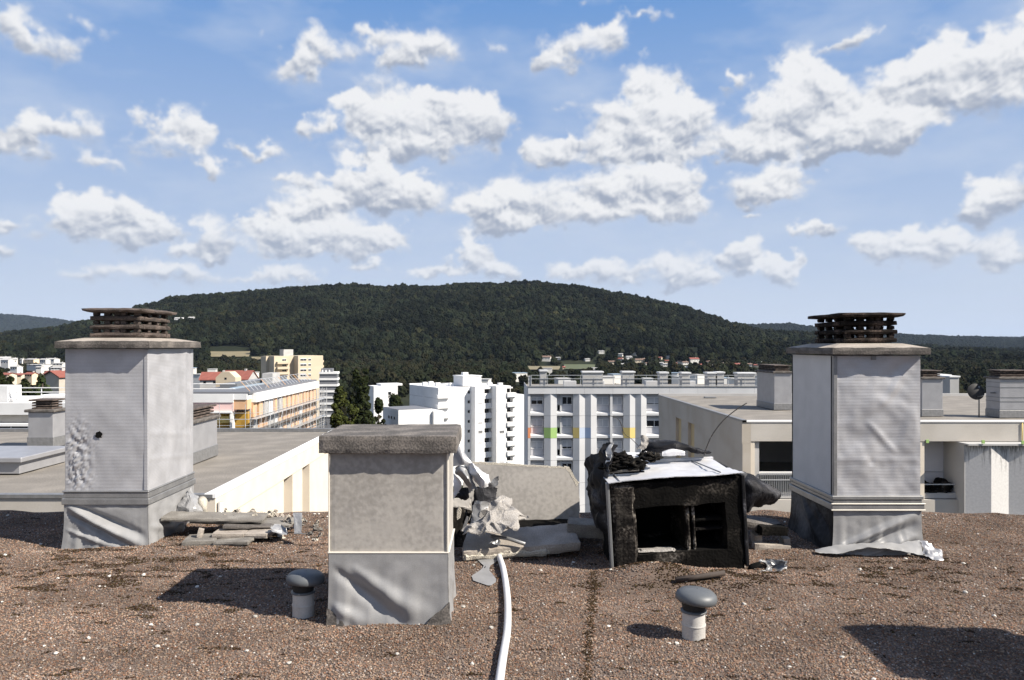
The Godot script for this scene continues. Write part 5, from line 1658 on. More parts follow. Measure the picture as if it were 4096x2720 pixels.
func chimneys() -> void:
	# --- the foil-wrapped chimney at the left ---
	var t := thing("wrapped_chimney", "tall chimney wrapped in ribbed silver foil with one small black tear", "chimney", Vector3(-3.128, 0, -6.4425), 0, "foil-wrapped chimneys on the gravel roof")
	var w := 0.656
	var dp := 0.885
	var torn := func(u: float, v: float) -> float:
		var k := exp(-pow((u - 0.13) / 0.16, 2.0)) * smoothstep(0.62, 0.25, v) * smoothstep(0.0, 0.10, v)
		return soft.get_noise_2d(u * 3.0, v * 4.0) * 0.006 + k * 0.020 * crease.get_noise_2d(u * 15.0 + v * 9.0, v * 26.0 - u * 6.0)
	var calm := func(u: float, v: float) -> float:
		return soft.get_noise_2d(u * 3.5 + 30.0, v * 5.0) * 0.009 + 0.004 * exp(-pow((v - 0.42 + 0.10 * u) / 0.012, 2.0)) + 0.004 * exp(-pow((v - 0.24 + 0.08 * u) / 0.014, 2.0)) + 0.006 * exp(-pow((u - 0.82) / 0.02, 2.0))
	clad(t, w, dp, 0.42, 1.578, [M.foil, M.foil, M.foil, M.foil], [torn, calm, calm, calm])
	for q in [[0.335, 0.385, 0.022], [0.387, 0.43, 0.012], [0.432, 0.446, 0.018]]:
		part("trim_band", cbox(Vector3(-w / 2 - q[2], q[0], -dp / 2 - q[2]), Vector3(w / 2 + q[2], q[1], dp / 2 + q[2]), 0.004), M.trim, t)
	part("corner_bead", cbox(Vector3(w / 2 - 0.026, 0.448, dp / 2 - 0.02), Vector3(w / 2 + 0.006, 1.574, dp / 2 + 0.007), 0.003), M.foil, t)
	part("corner_bead", cbox(Vector3(w / 2 - 0.01, 0.448, -dp / 2 - 0.004), Vector3(w / 2 + 0.006, 1.574, -dp / 2 + 0.05), 0.003), M.foil, t)
	# the tear: a ragged black disc on the foil, coloured for the shade inside
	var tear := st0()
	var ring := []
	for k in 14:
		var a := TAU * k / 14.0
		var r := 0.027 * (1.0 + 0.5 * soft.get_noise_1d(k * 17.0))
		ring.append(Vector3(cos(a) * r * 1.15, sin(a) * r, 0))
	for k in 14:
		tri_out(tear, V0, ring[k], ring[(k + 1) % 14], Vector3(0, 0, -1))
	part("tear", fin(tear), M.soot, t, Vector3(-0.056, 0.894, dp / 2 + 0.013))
	skirt(t, w, dp, 0.345, 0.016, [[0, 0.02, 0.95, 0.98, 0.06, 0.075, 0.050], [0, 0.0, 0.80, 0.85, 0.0, 0.05, -0.028], [0, 0.10, 1.0, 1.0, 0.22, 0.07, -0.034], [0, 0.0, 0.45, 0.7, 0.0, 0.05, 0.022], [1, 0.0, 0.5, 0.6, 0.1, 0.10, 0.02], [1, 0.7, 0.5, 1.0, 0.2, 0.16, 0.05]], [M.membrane, M.membrane, M.membrane, M.membrane])
	cap_slab(t, Vector3(-0.365, 1.584, -0.50), Vector3(0.388, 1.643, 0.537), Vector2(-0.24, -0.32), Vector2(0.22, 0.33), 0.03, 21)
	clay_pot(t, Vector2(-0.222, -0.2875), Vector2(0.198, 0.2925), 1.672, M.clay)
	# --- its twin at the right, sooty on the side of the fire ---
	t = thing("wrapped_chimney", "foil-wrapped chimney with one plain grey side and a soot-black foot", "chimney", Vector3(2.9335, 0, -6.205), 0, "foil-wrapped chimneys on the gravel roof")
	w = 0.667
	dp = 0.81
	var dented := func(u: float, v: float) -> float:
		var k := soft.get_noise_2d(u * 3.2 + 7.0, v * 5.5 + 11.0) * 0.016
		k += 0.010 * exp(-pow((u - 0.72 + (0.80 - v) * 1.1) / 0.06, 2.0)) * smoothstep(0.60, 0.70, v) * smoothstep(0.95, 0.84, v)
		k += 0.008 * exp(-pow((u - 0.45 - (0.5 - v) * 1.5) / 0.05, 2.0)) * smoothstep(0.28, 0.36, v) * smoothstep(0.56, 0.5, v)
		return k + 0.005 * exp(-pow((v - 0.275) / 0.015, 2.0)) - 0.007 * exp(-pow((u - 0.44) / 0.03, 2.0) - pow((v - 0.26) / 0.02, 2.0))
	var flat := func(u: float, v: float) -> float: return soft.get_noise_2d(u * 2.0, v * 3.0) * 0.003
	clad(t, w, dp, 0.42, 1.527, [M.foil, M.foil, M.foil, M.grey_board], [dented, dented, dented, flat])
	for q in [[0.335, 0.385, 0.024], [0.387, 0.415, 0.012], [0.417, 0.446, 0.020]]:
		part("trim_band", cbox(Vector3(-w / 2 - q[2], q[0], -dp / 2 - q[2]), Vector3(w / 2 + q[2], q[1], dp / 2 + q[2]), 0.004), M.trim, t)
	for y in [0.386, 0.338]:
		part("edge_strip", cbox(Vector3(-w / 2 - 0.03, y - 0.004, dp / 2 + 0.02), Vector3(w / 2 + 0.03, y + 0.004, dp / 2 + 0.03), 0.002), M.edge, t)
	part("corner_bead", cbox(Vector3(-w / 2 - 0.004, 0.448, dp / 2 - 0.02), Vector3(-w / 2 + 0.026, 1.524, dp / 2 + 0.007), 0.003), M.trim, t)
	part("corner_seam", box_mesh(Vector3(-w / 2 - 0.008, 0.448, dp / 2 - 0.034), Vector3(-w / 2 + 0.004, 1.524, dp / 2 - 0.024)), M.dark, t)
	part("corner_seam", box_mesh(Vector3(-w / 2 - 0.006, 0.448, -dp / 2 + 0.002), Vector3(-w / 2 + 0.004, 1.524, -dp / 2 + 0.014)), M.dark, t)
	part("clip", cbox(Vector3(-0.045, 1.495, dp / 2 + 0.004), Vector3(-0.008, 1.53, dp / 2 + 0.010), 0.002), M.galv_dark, t)
	skirt(t, w, dp, 0.345, 0.03, [[0, 0.02, 0.15, 0.98, 0.92, 0.06, 0.030], [0, 0.15, 0.05, 1.0, 0.72, 0.05, -0.026], [0, 0.35, 0.02, 1.0, 0.5, 0.05, 0.022], [0, 0.55, 0.0, 1.0, 0.3, 0.04, -0.018], [3, 0.3, 0.9, 0.9, 0.05, 0.08, 0.035], [3, 0.6, 0.9, 1.0, 0.3, 0.06, -0.025]], [M.membrane, M.membrane, M.membrane, M.membrane_soot])
	cap_slab(t, Vector3(-0.378, 1.535, -0.455), Vector3(0.376, 1.592, 0.485), Vector2(-0.22, -0.32), Vector2(0.27, 0.27), 0.035, 22)
	clay_pot(t, Vector2(-0.182, -0.315), Vector2(0.2465, 0.255), 1.626, M.clay_soot)
	# membrane flap torn loose at the right foot, and the white welt along the front
	part("membrane_flap", sheet(patch([[P(3672, 2165, 5.78), P(3690, 2200, 5.72), P(3690, 2222, 5.66)], [P(3715, 2175, 5.76), P(3722, 2205, 5.70), P(3725, 2240, 5.60)], [P(3770, 2218, 5.70), P(3768, 2225, 5.66), P(3772, 2248, 5.60)]], 14, 12, 0.015, 14.0, 0.006), 0.003), M.foil_smooth, t, -Vector3(2.9335, 0, -6.205))
	part("membrane_welt", sheet(patch([[P(3258, 2202, 5.78), P(3350, 2180, 5.77), P(3480, 2172, 5.77), P(3600, 2168, 5.77), P(3680, 2160, 5.77)], [P(3262, 2206, 5.70), P(3350, 2215, 5.68), P(3480, 2190, 5.69), P(3600, 2205, 5.68), P(3690, 2222, 5.66)]], 8, 40, 0.006, 8.0, 0.006), 0.003), M.membrane, t, -Vector3(2.9335, 0, -6.205))
	# one more just out of the picture, whose shadow falls across the gravel
	copy_of(t, Vector3(4.13, 0, -3.10), 0.0, "foil-wrapped chimney standing apart beyond the edge of the gravel view")
	# --- the squat concrete chimney ---
	var c := thing("concrete_chimney", "squat concrete chimney with a thick weathered slab on top and grey membrane foot", "chimney", Vector3(-0.628, 0, -4.595))
	var hw := 0.342
	var hd := 0.275
	part("body", worn_block(Vector3(-hw, 0.30, -hd), Vector3(hw, 0.987, hd), 0.0022, 0.035, 40), M.concrete, c)
	part("top_slab", worn_block(Vector3(-0.392, 0.988, -0.317), Vector3(0.396, 1.092, 0.336), 0.004, 0.032, 41), M.slab, c)
	part("edge_strip", cbox(Vector3(-hw - 0.006, 0.409, hd - 0.004), Vector3(hw + 0.004, 0.417, hd + 0.012), 0.002), M.edge, c)
	part("edge_strip", cbox(Vector3(hw - 0.006, 0.417, hd - 0.004), Vector3(hw + 0.005, 0.984, hd + 0.008), 0.002), M.edge, c)
	part("edge_strip", cbox(Vector3(-hw - 0.004, 0.417, hd - 0.004), Vector3(-hw + 0.003, 0.984, hd + 0.006), 0.002), M.edge, c)
	part("edge_strip", cbox(Vector3(hw - 0.002, 0.409, -hd), Vector3(hw + 0.010, 0.417, hd - 0.005), 0.002), M.edge, c)
	skirt(c, 0.672, 0.55, 0.41, 0.010, [[0, 0.02, 0.82, 0.66, 0.02, 0.075, -0.030], [0, 0.22, 0.80, 0.80, 0.10, 0.09, 0.024], [0, 0.0, 0.35, 0.35, 0.02, 0.07, 0.018], [1, 0.1, 0.7, 0.8, 0.2, 0.09, 0.012]], [M.membrane, M.membrane, M.membrane, M.membrane], 0.003)
	# corners where the membrane has peeled
	part("peeled_corner", sheet(patch([[Vector3(-0.352, 0.0, 0.303), Vector3(-0.352, 0.10, 0.296)], [Vector3(-0.30, 0.0, 0.306), Vector3(-0.31, 0.075, 0.300)], [Vector3(-0.25, 0.0, 0.308), Vector3(-0.252, 0.02, 0.304)]], 8, 8, 0.004, 20.0, 0.006), 0.002), M.slab, c)
	part("peeled_corner", sheet(patch([[Vector3(0.356, 0.0, 0.298), Vector3(0.352, 0.13, 0.292)], [Vector3(0.29, 0.0, 0.306), Vector3(0.30, 0.085, 0.298)], [Vector3(0.22, 0.0, 0.308), Vector3(0.222, 0.02, 0.306)]], 8, 8, 0.006, 20.0, 0.006), 0.002), M.slab, c)

# ---------- vent pipes and hose ----------
func vents_and_hose() -> void:
	var v := thing("vent_pipe", "white vent pipe with grey mushroom cap standing in the open gravel", "vent pipe", Vector3(1.083, 0.0, -4.14), 0, "mushroom vents")
	part("pipe", lathe([[0.063, -0.03], [0.063, 0.062], [0.066, 0.064], [0.066, 0.072], [0.062, 0.074], [0.062, 0.136]], 32), M.pipe, v)
	part("rim", lathe([[0.062, 0.136], [0.071, 0.138], [0.071, 0.146], [0.058, 0.150]], 32), M.vent_cap, v)
	part("collar", lathe([[0.058, 0.14], [0.064, 0.17], [0.066, 0.215], [0.05, 0.23]], 32), M.rubber, v)
	var prof := [[0.066, 0.210], [0.103, 0.194], [0.111, 0.202], [0.113, 0.218], [0.107, 0.236], [0.09, 0.251], [0.06, 0.260], [0.03, 0.263], [0.003, 0.264]]
	part("cap", lathe(prof, 36, 0.008), M.vent_cap, v, V0, Basis(Vector3(0, 0, 1), -0.07))
	copy_of(v, Vector3(-1.155, 0.0, -4.46), 0.6, "vent pipe with dark mushroom cap in the shade of the concrete chimney")
	var pts := []
	for q in [[1984, 2204], [1998, 2240], [2012, 2290], [2024, 2360], [2031, 2440], [2029, 2540], [2014, 2640], [2000, 2740], [1980, 2900], [1920, 3300]]:
		var d: float = 1.6 * F / (q[1] - 1385.0)
		var p := P(q[0], q[1], d)
		p.y = roof_y(p.x, d) + 0.024
		pts.append(p)
	pts[0].y += 0.03
	single("white_hose", tube(spline(pts, 60), 0.0215, 12), M.hose, "white plastic hose curving over the gravel from under the broken slab", "hose")

# ---------- loose pieces ----------
# a plate cut to an outline in its own x-y plane, with thickness and a broken rim
func cut_plate(outline: Array, thick: float, ragged := 0.01, seed_ := 1) -> ArrayMesh:
	var n := FastNoiseLite.new()
	n.seed = seed_
	n.frequency = 9.0
	var ring := PackedVector2Array()
	for k in outline.size():
		var a: Vector2 = outline[k]
		var b: Vector2 = outline[(k + 1) % outline.size()]
		var steps := maxi(1, int(a.distance_to(b) / 0.022))
		for i in steps:
			var p := a.lerp(b, float(i) / steps)
			ring.append(p + Vector2(n.get_noise_2dv(p), n.get_noise_2d(p.y * 1.3 + 4.0, p.x)) * ragged)
	var s := st0()
	var tri := Geometry2D.triangulate_polygon(ring)
	for k in range(0, tri.size(), 3):
		for z in [thick / 2, -thick / 2]:
			var a := ring[tri[k]]
			var b := ring[tri[k + 1]]
			var c := ring[tri[k + 2]]
			tri_out(s, Vector3(a.x, a.y, z), Vector3(b.x, b.y, z), Vector3(c.x, c.y, z), Vector3((a.x + b.x + c.x) / 3, (a.y + b.y + c.y) / 3, 0))
	for k in ring.size():
		var a := ring[k]
		var b := ring[(k + 1) % ring.size()]
		# the broken rim bulges and crumbles between the two faces
		var m := (a + b) / 2.0
		var out := Vector2(b.y - a.y, a.x - b.x).normalized() * ragged * n.get_noise_2d(m.x * 5.0, m.y * 5.0)
		var ma := Vector3(a.x + out.x, a.y + out.y, thick * 0.2 * n.get_noise_1d(k * 9.0))
		var mb_i := (k + 1) % ring.size()
		var mb := Vector3(b.x + out.x, b.y + out.y, thick * 0.2 * n.get_noise_1d(mb_i * 9.0))
		for z in [-1.0, 1.0]:
			var e: float = z * thick / 2
			var face := [Vector3(a.x, a.y, e), Vector3(b.x, b.y, e), mb, ma]
			var want := Vector3(b.y - a.y, a.x - b.x, 0)
			if Geometry2D.is_polygon_clockwise(ring): want = -want
			quad_out(s, face[0], face[1], face[2], face[3], (face[0] + face[2]) / 2.0 - want.normalized())
	return fin(s)

func xy(list: Array) -> Array:
	var out := []
	for q in list: out.append(Vector2(q[0], q[1]))
	return out

func rest(px: float, py: float, d: float, size: Vector3, euler: Vector3, called: String, m: Material, label: String, group := "", seed_ := 1, amp := 0.0035) -> void:
	var o := single(called, worn_block(-size / 2, size / 2, amp, 0.035, seed_), m, label, {"concrete_slab": "slab", "weathered_plank": "plank"}.get(called, "rubble"), P(px, py, d), Basis.from_euler(euler), group)

func slab_pile() -> void:
	rest(862, 2068, 6.34, Vector3(0.82, 0.034, 0.24), Vector3(0.03, 0.10, -0.045), "weathered_plank", M.plank, "long weathered plank lying tilted across the pile by the wrapped chimney", "", 51)
	rest(980, 2082, 6.45, Vector3(0.86, 0.030, 0.26), Vector3(0.02, -0.05, -0.03), "weathered_plank", M.plank, "second weathered plank lying under the long tilted one", "", 151)
	rest(1000, 2100, 6.30, Vector3(0.42, 0.030, 0.16), Vector3(0.02, 0.22, -0.05), "weathered_plank", M.slab, "dark short plank jammed below the tilted planks", "", 152)
	rest(925, 2132, 6.2, Vector3(0.26, 0.042, 0.22), Vector3(0, 0.06, -0.01), "concrete_slab", M.slab_light, "short pale slab piece tucked under the tilted planks", "", 52)
	rest(1035, 2133, 6.2, Vector3(0.22, 0.042, 0.20), Vector3(0, -0.1, 0.01), "concrete_slab", M.slab_light, "pale slab stub beside the short piece under the planks", "", 53)
	rest(808, 2160, 6.12, Vector3(0.26, 0.05, 0.26), Vector3(0, 0.15, 0.02), "concrete_slab", M.plank, "grey slab lying flat on the gravel at the bottom of the pile", "", 54)
	rest(940, 2162, 6.08, Vector3(0.29, 0.034, 0.2), Vector3(0, -0.05, 0.03), "concrete_slab", M.plank, "thin brown-grey slab strip lying on the gravel below the pile", "", 55)
	rest(802, 2132, 6.12, Vector3(0.05, 0.075, 0.06), Vector3(0, 0.3, -0.25), "rubble_block", M.slab_light, "small upright pale block wedged in the slab pile", "", 56)
	rest(700, 2132, 6.5, Vector3(0.16, 0.10, 0.16), Vector3(0.1, 0.3, 0.2), "rubble_block", M.slab_light, "pale lump under the slab beside the chimney's foot", "", 57)
	# crumbs on top of the tilted planks
	var crumb := worn_block(-Vector3(0.03, 0.018, 0.026), Vector3(0.03, 0.018, 0.026), 0.012, 0.02, 58)
	for k in 40:
		var px := rng.randf_range(890.0, 1215.0)
		var d := rng.randf_range(6.35, 6.75)
		var py := lerpf(2062.0, 2084.0, (px - 890.0) / 300.0) - (d - 6.35) * 62.0
		var o := single("concrete_crumb", crumb, [M.broken, M.slab_light, M.broken, M.plank][k % 4], "pale concrete crumb on the tilted planks", "rubble", P(px, py, d), any_turn().scaled(Vector3.ONE * rng.randf_range(0.4, 1.5)), "crumbs of concrete on the tilted planks")
		o.set_meta("kind", "thing")
	for k in 24:
		var px := rng.randf_range(1080.0, 1290.0)
		var d := rng.randf_range(6.2, 6.9)
		var q := P(px, 2100.0, d)
		var o := single("gravel_lump", crumb, [M.slab_light, M.plank, M.broken][k % 3], "grey rubble lump on the gravel between the slab pile and the concrete chimney", "rubble", Vector3(q.x, roof_y(q.x, d) + 0.01, q.z), any_turn().scaled(Vector3.ONE * rng.randf_range(0.5, 1.7)), "rubble lumps by the slab pile")
		o.set_meta("kind", "thing")
	# bent strip and scraps of membrane
	single("metal_bracket", crinkled(patch([[P(1172, 2052, 6.2), P(1208, 2052, 6.2)], [P(1174, 2085, 6.15), P(1206, 2085, 6.15)], [P(1176, 2128, 6.1), P(1205, 2128, 6.1)], [P(1176, 2134, 6.02), P(1220, 2136, 6.02)]], 10, 4, 0.006, 20.0), 0.004), M.torn_metal, "bent grey metal strip hanging off the end of the tilted planks", "metal strip")
	single("membrane_scrap", crinkled(patch([[P(1080, 2108, 6.15), P(1120, 2100, 6.25), P(1140, 2112, 6.3)], [P(1085, 2130, 6.1), P(1125, 2140, 6.1), P(1150, 2135, 6.2)]], 8, 8, 0.02, 12.0, 0.01), 0.003), M.torn_metal, "torn grey membrane scrap beside the tilted planks", "scrap")
	# the membrane lump swollen out at the chimney's right foot
	single("membrane_bulge", crinkled(patch([[P(762, 1950, 6.74), P(772, 1965, 6.72), P(800, 2000, 6.72)], [P(735, 1985, 6.62), P(765, 2000, 6.52), P(822, 2018, 6.6)], [P(700, 2020, 6.60), P(750, 2030, 6.42), P(815, 2040, 6.5)], [P(690, 2070, 6.6), P(745, 2075, 6.42), P(800, 2070, 6.5)]], 16, 14, 0.02, 8.0, 0.006), 0.003), M.membrane, "swollen silver membrane bulging from the wrapped chimney's foot", "membrane")
	single("white_roll", tube([P(812, 2050, 6.52), P(812, 2012, 6.54), P(808, 2003, 6.62)], 0.042, 14), M.broken, "upright white roll end behind the slab pile", "roll")

func broken_slabs() -> void:
	var o := P(2070, 2075, 6.35)
	# slab standing on edge, one corner broken away
	var pts := [[-0.45, -0.02], [0.52, 0.0], [0.53, 0.12], [0.515, 0.30], [0.475, 0.36], [0.44, 0.425], [-0.38, 0.475], [-0.46, 0.30]]
	var a := single("standing_slab", cut_plate(xy(pts), 0.055, 0.008, 61), M.concrete, "grey concrete slab standing on edge with a broken corner before the white block", "slab", o + Vector3(0, 0.0, 0), Basis.from_euler(Vector3(-0.12, 0.03, 0)))
	part("broken_edge", cut_plate(xy([[0.445, 0.43], [0.482, 0.362], [0.523, 0.30], [0.505, 0.27], [0.462, 0.345], [0.40, 0.436]]), 0.058, 0.010, 62), M.broken, a)
	part("broken_edge", cut_plate(xy([[-0.38, 0.481], [0.44, 0.431], [0.44, 0.417], [-0.38, 0.462]]), 0.057, 0.006, 63), M.broken, a)
	# thick slab lying before it, propped at one end
	var b := single("fallen_slab", worn_block(Vector3(-0.45, -0.042, -0.19), Vector3(0.45, 0.042, 0.19), 0.005, 0.03, 64), M.slab_light, "thick pale broken slab lying on the gravel before the standing slab", "slab", P(2078, 2166, 5.84), Basis.from_euler(Vector3(0.16, 0.10, 0.055)))
	part("broken_edge", worn_block(Vector3(-0.455, -0.046, 0.17), Vector3(0.20, 0.02, 0.205), 0.014, 0.025, 65), M.broken, b)
	rest(2355, 2112, 5.95, Vector3(0.34, 0.11, 0.2), Vector3(0.05, -0.1, -0.04), "concrete_slab", M.plank, "dark slab end wedged between the fallen slab and the burnt flue", "", 66)
	rest(2230, 2102, 6.2, Vector3(0.9, 0.06, 0.2), Vector3(0.05, 0.02, 0.02), "concrete_slab", M.char, "sooty slab edge under the standing slab", "", 67)
	single("flat_rod", tube([P(1965, 2143, 5.70), P(2035, 2155, 5.66), P(2100, 2176, 5.62)], 0.014, 6), M.torn_metal, "bent grey flat bar lying on the fallen slab", "bar")
	single("metal_corner", crinkled(patch([[P(1955, 2150, 5.66), P(1975, 2165, 5.62)], [P(1985, 2152, 5.64), P(2002, 2166, 5.60)], [P(1945, 2175, 5.60), P(1990, 2178, 5.58)]], 6, 6, 0.012, 20.0, 0.01), 0.003), M.torn_metal, "small torn metal corner on the fallen slab", "scrap")
	# ash-crusted sheet crumpled over the slab
	single("crusted_sheet", crinkled(patch([[P(1850, 2125, 5.72), P(1900, 2065, 5.80), P(1955, 2010, 5.92), P(1990, 1988, 5.98), P(2010, 1995, 6.0)], [P(1852, 2140, 5.64), P(1915, 2085, 5.68), P(1975, 2035, 5.76), P(2025, 2020, 5.84), P(2050, 2030, 5.88)], [P(1870, 2146, 5.60), P(1935, 2118, 5.60), P(1995, 2085, 5.64), P(2060, 2070, 5.70), P(2100, 2080, 5.76)], [P(1920, 2138, 5.58), P(1960, 2130, 5.56), P(2010, 2122, 5.58), P(2060, 2112, 5.62), P(2095, 2092, 5.70)]], 30, 36, 0.045, 7.0, 0.02), 0.004), M.ash_metal, "ash-crusted crumpled sheet heaped on the fallen slab", "sheet metal")
	# torn cladding bent down behind the concrete chimney
	single("torn_cladding", crinkled(patch([[P(1815, 1775, 5.6), P(1840, 1790, 5.6), P(1862, 1815, 5.62)], [P(1812, 1830, 5.6), P(1850, 1835, 5.58), P(1894, 1855, 5.6)], [P(1810, 1868, 5.6), P(1845, 1862, 5.58), P(1888, 1858, 5.6)]], 12, 10, 0.008, 6.0), 0.003), M.foil_smooth, "blue-grey metal flap bent out behind the concrete chimney", "sheet metal")
	single("curled_sheet", crinkled(patch([[P(1856, 1862, 5.66), P(1885, 1858, 5.58), P(1915, 1880, 5.64)], [P(1880, 1895, 5.64), P(1910, 1890, 5.52), P(1940, 1905, 5.60)], [P(1900, 1930, 5.62), P(1930, 1920, 5.52), P(1958, 1925, 5.58)], [P(1912, 1948, 5.60), P(1935, 1946, 5.54), P(1962, 1938, 5.56)]], 26, 16, 0.022, 7.0, 0.012), 0.003), M.foil_bright, "bright curled sheet folding down towards the standing slab", "sheet metal")
	single("ribbed_strip", crinkled(patch([[P(1816, 1868, 5.64), P(1838, 1868, 5.58), P(1862, 1872, 5.62)], [P(1826, 1900, 5.62), P(1852, 1895, 5.54), P(1880, 1905, 5.60)], [P(1856, 1935, 5.60), P(1878, 1932, 5.54), P(1895, 1940, 5.58)], [P(1880, 1972, 5.58), P(1890, 1965, 5.55), P(1908, 1950, 5.57)]], 22, 14, 0.016, 8.0, 0.012), 0.003), M.torn_metal, "folded grey strip hanging beside the bright curled sheet", "sheet metal")
	single("white_flap", crinkled(patch([[P(1812, 1895, 5.66), P(1822, 1905, 5.62)], [P(1812, 1940, 5.64), P(1842, 1938, 5.60)], [P(1812, 1990, 5.64), P(1830, 1970, 5.62)]], 10, 6, 0.012, 8.0, 0.014), 0.003), M.foil_bright, "small white flap peeping out beside the concrete chimney", "scrap")
	single("hooked_scrap", crinkled(patch([[P(1935, 1945, 5.55), P(1950, 1950, 5.55)], [P(1960, 1930, 5.54), P(1975, 1944, 5.54)], [P(1980, 1912, 5.54), P(1990, 1940, 5.54)], [P(1996, 1906, 5.54), P(1998, 1920, 5.54)]], 12, 5, 0.008, 12.0, 0.006), 0.003), M.torn_metal, "hooked grey scrap curling up before the standing slab", "scrap")
	single("scorched_sheet", crinkled(patch([[P(1890, 1955, 5.86), P(1940, 1948, 5.86), P(1990, 1952, 5.90)], [P(1884, 2010, 5.84), P(1935, 2010, 5.82), P(1985, 2010, 5.86)], [P(1872, 2095, 5.80), P(1925, 2085, 5.76), P(1975, 2060, 5.84)]], 18, 14, 0.02, 6.0, 0.02), 0.004), M.burnt_metal, "black burnt panel standing in the hollow behind the crusted sheet", "sheet metal")
	single("pale_panel", crinkled(patch([[P(1898, 2008, 5.78), P(1930, 2002, 5.76), P(1950, 2010, 5.78)], [P(1888, 2050, 5.76), P(1920, 2050, 5.74), P(1945, 2040, 5.76)], [P(1878, 2095, 5.75), P(1905, 2090, 5.72), P(1930, 2065, 5.74)]], 12, 10, 0.012, 8.0, 0.012), 0.003), M.torn_metal, "pale scorched sheet leaning on the black burnt panel", "sheet metal")
	single("char_flap", crinkled(patch([[P(1812, 1960, 5.70), P(1850, 1950, 5.68), P(1885, 1958, 5.66)], [P(1816, 1985, 5.68), P(1858, 1985, 5.66), P(1878, 1975, 5.64)], [P(1845, 2000, 5.68), P(1862, 2008, 5.66), P(1872, 1995, 5.64)]], 10, 10, 0.012, 9.0, 0.02), 0.003), M.burnt_metal, "black charred flap under the folded strip", "scrap")
	single("brown_board", crinkled(patch([[P(1810, 1995, 5.85), P(1885, 1985, 5.85)], [P(1808, 2030, 5.82), P(1880, 2030, 5.82)]], 6, 8, 0.006, 6.0, 0.01), 0.012), M.concrete, "brownish board behind the concrete chimney's edge", "board")
	single("dark_board", crinkled(patch([[P(1806, 2030, 5.8), P(1885, 2040, 5.82)], [P(1806, 2080, 5.75), P(1870, 2100, 5.78)], [P(1806, 2190, 5.7), P(1850, 2190, 5.74)]], 10, 8, 0.012, 6.0, 0.01), 0.010), M.char, "sooty board leaning behind the concrete chimney", "board")
	single("ochre_splinter", cut_plate(xy([[-0.012, -0.05], [0.014, -0.03], [0.02, 0.03], [0.01, 0.055], [-0.01, 0.03]]), 0.012, 0.005, 70), M.broken, "pale splinter standing against the sooty board", "scrap", P(1834, 2055, 5.68))
	single("white_chip", cut_plate(xy([[-0.02, -0.04], [0.005, -0.045], [0.02, 0.04], [0.008, 0.05]]), 0.004, 0.004, 71), M.torn_metal, "white sliver at the tip of the crusted sheet", "scrap", P(1862, 2090, 5.70))

# ---------- the burnt flue ----------
# one block of concrete with a ragged rectangular opening through it
func flue_shell() -> ArrayMesh:
	var s := st0()
	var n := FastNoiseLite.new()
	n.seed = 80
	n.frequency = 5.0
	n.fractal_octaves = 4
	var us := []
	var vs := []
	for q in [[0.0, 0.165, 7], [0.165, 0.80, 22], [0.80, 0.91, 5]]:
		for k in q[2]: us.append(lerpf(q[0], q[1], float(k) / q[2]))
	us.append(0.91)
	for q in [[-0.03, 0.125, 7], [0.125, 0.455, 13], [0.455, 0.63, 7]]:
		for k in q[2]: vs.append(lerpf(q[0], q[1], float(k) / q[2]))
	vs.append(0.63)
	var at := func(i: int, j: int, z: float) -> Vector3:
		var p := Vector3(us[i], vs[j], z)
		var w := Vector3(n.get_noise_3dv(p), n.get_noise_3dv(p + Vector3(7, 2, 5)), n.get_noise_3dv(p + Vector3(1, 9, 3)))
		return p + w * Vector3(0.013, 0.013, 0.010 if z > -0.1 else 0.0)
	for i in us.size() - 1:
		for j in vs.size() - 1:
			var hole := i >= 7 and i < 29 and j >= 7 and j < 20
			if not hole:
				quad_out(s, at.call(i, j, 0.0), at.call(i + 1, j, 0.0), at.call(i + 1, j + 1, 0.0), at.call(i, j + 1, 0.0), at.call(i, j, -0.5))
				quad_out(s, at.call(i, j, -0.66), at.call(i + 1, j, -0.66), at.call(i + 1, j + 1, -0.66), at.call(i, j + 1, -0.66), at.call(i, j, -0.2))
	for k in 6:
		var z0 := -0.11 * k
		var z1 := -0.11 * (k + 1)
		for j in vs.size() - 1:
			for i in [0, us.size() - 1]:
				quad_out(s, at.call(i, j, z0), at.call(i, j + 1, z0), at.call(i, j + 1, z1), at.call(i, j, z1), Vector3(0.45, vs[j], z0))
			if j >= 7 and j < 20:
				for i in [7, 29]:
					quad_out(s, at.call(i, j, z0), at.call(i, j + 1, z0), at.call(i, j + 1, z1), at.call(i, j, z1), Vector3(-0.2 if i == 7 else 1.2, vs[j], z0))
		for i in us.size() - 1:
			for j in [0, vs.size() - 1]:
				quad_out(s, at.call(i, j, z0), at.call(i + 1, j, z0), at.call(i + 1, j, z1), at.call(i, j, z1), Vector3(us[i], 0.3, z0))
			if i >= 7 and i < 29:
				for j in [7, 20]:
					quad_out(s, at.call(i, j, z0), at.call(i + 1, j, z0), at.call(i + 1, j, z1), at.call(i, j, z1), Vector3(us[i], -0.3 if j == 7 else 0.9, z0))
	return fin(s)

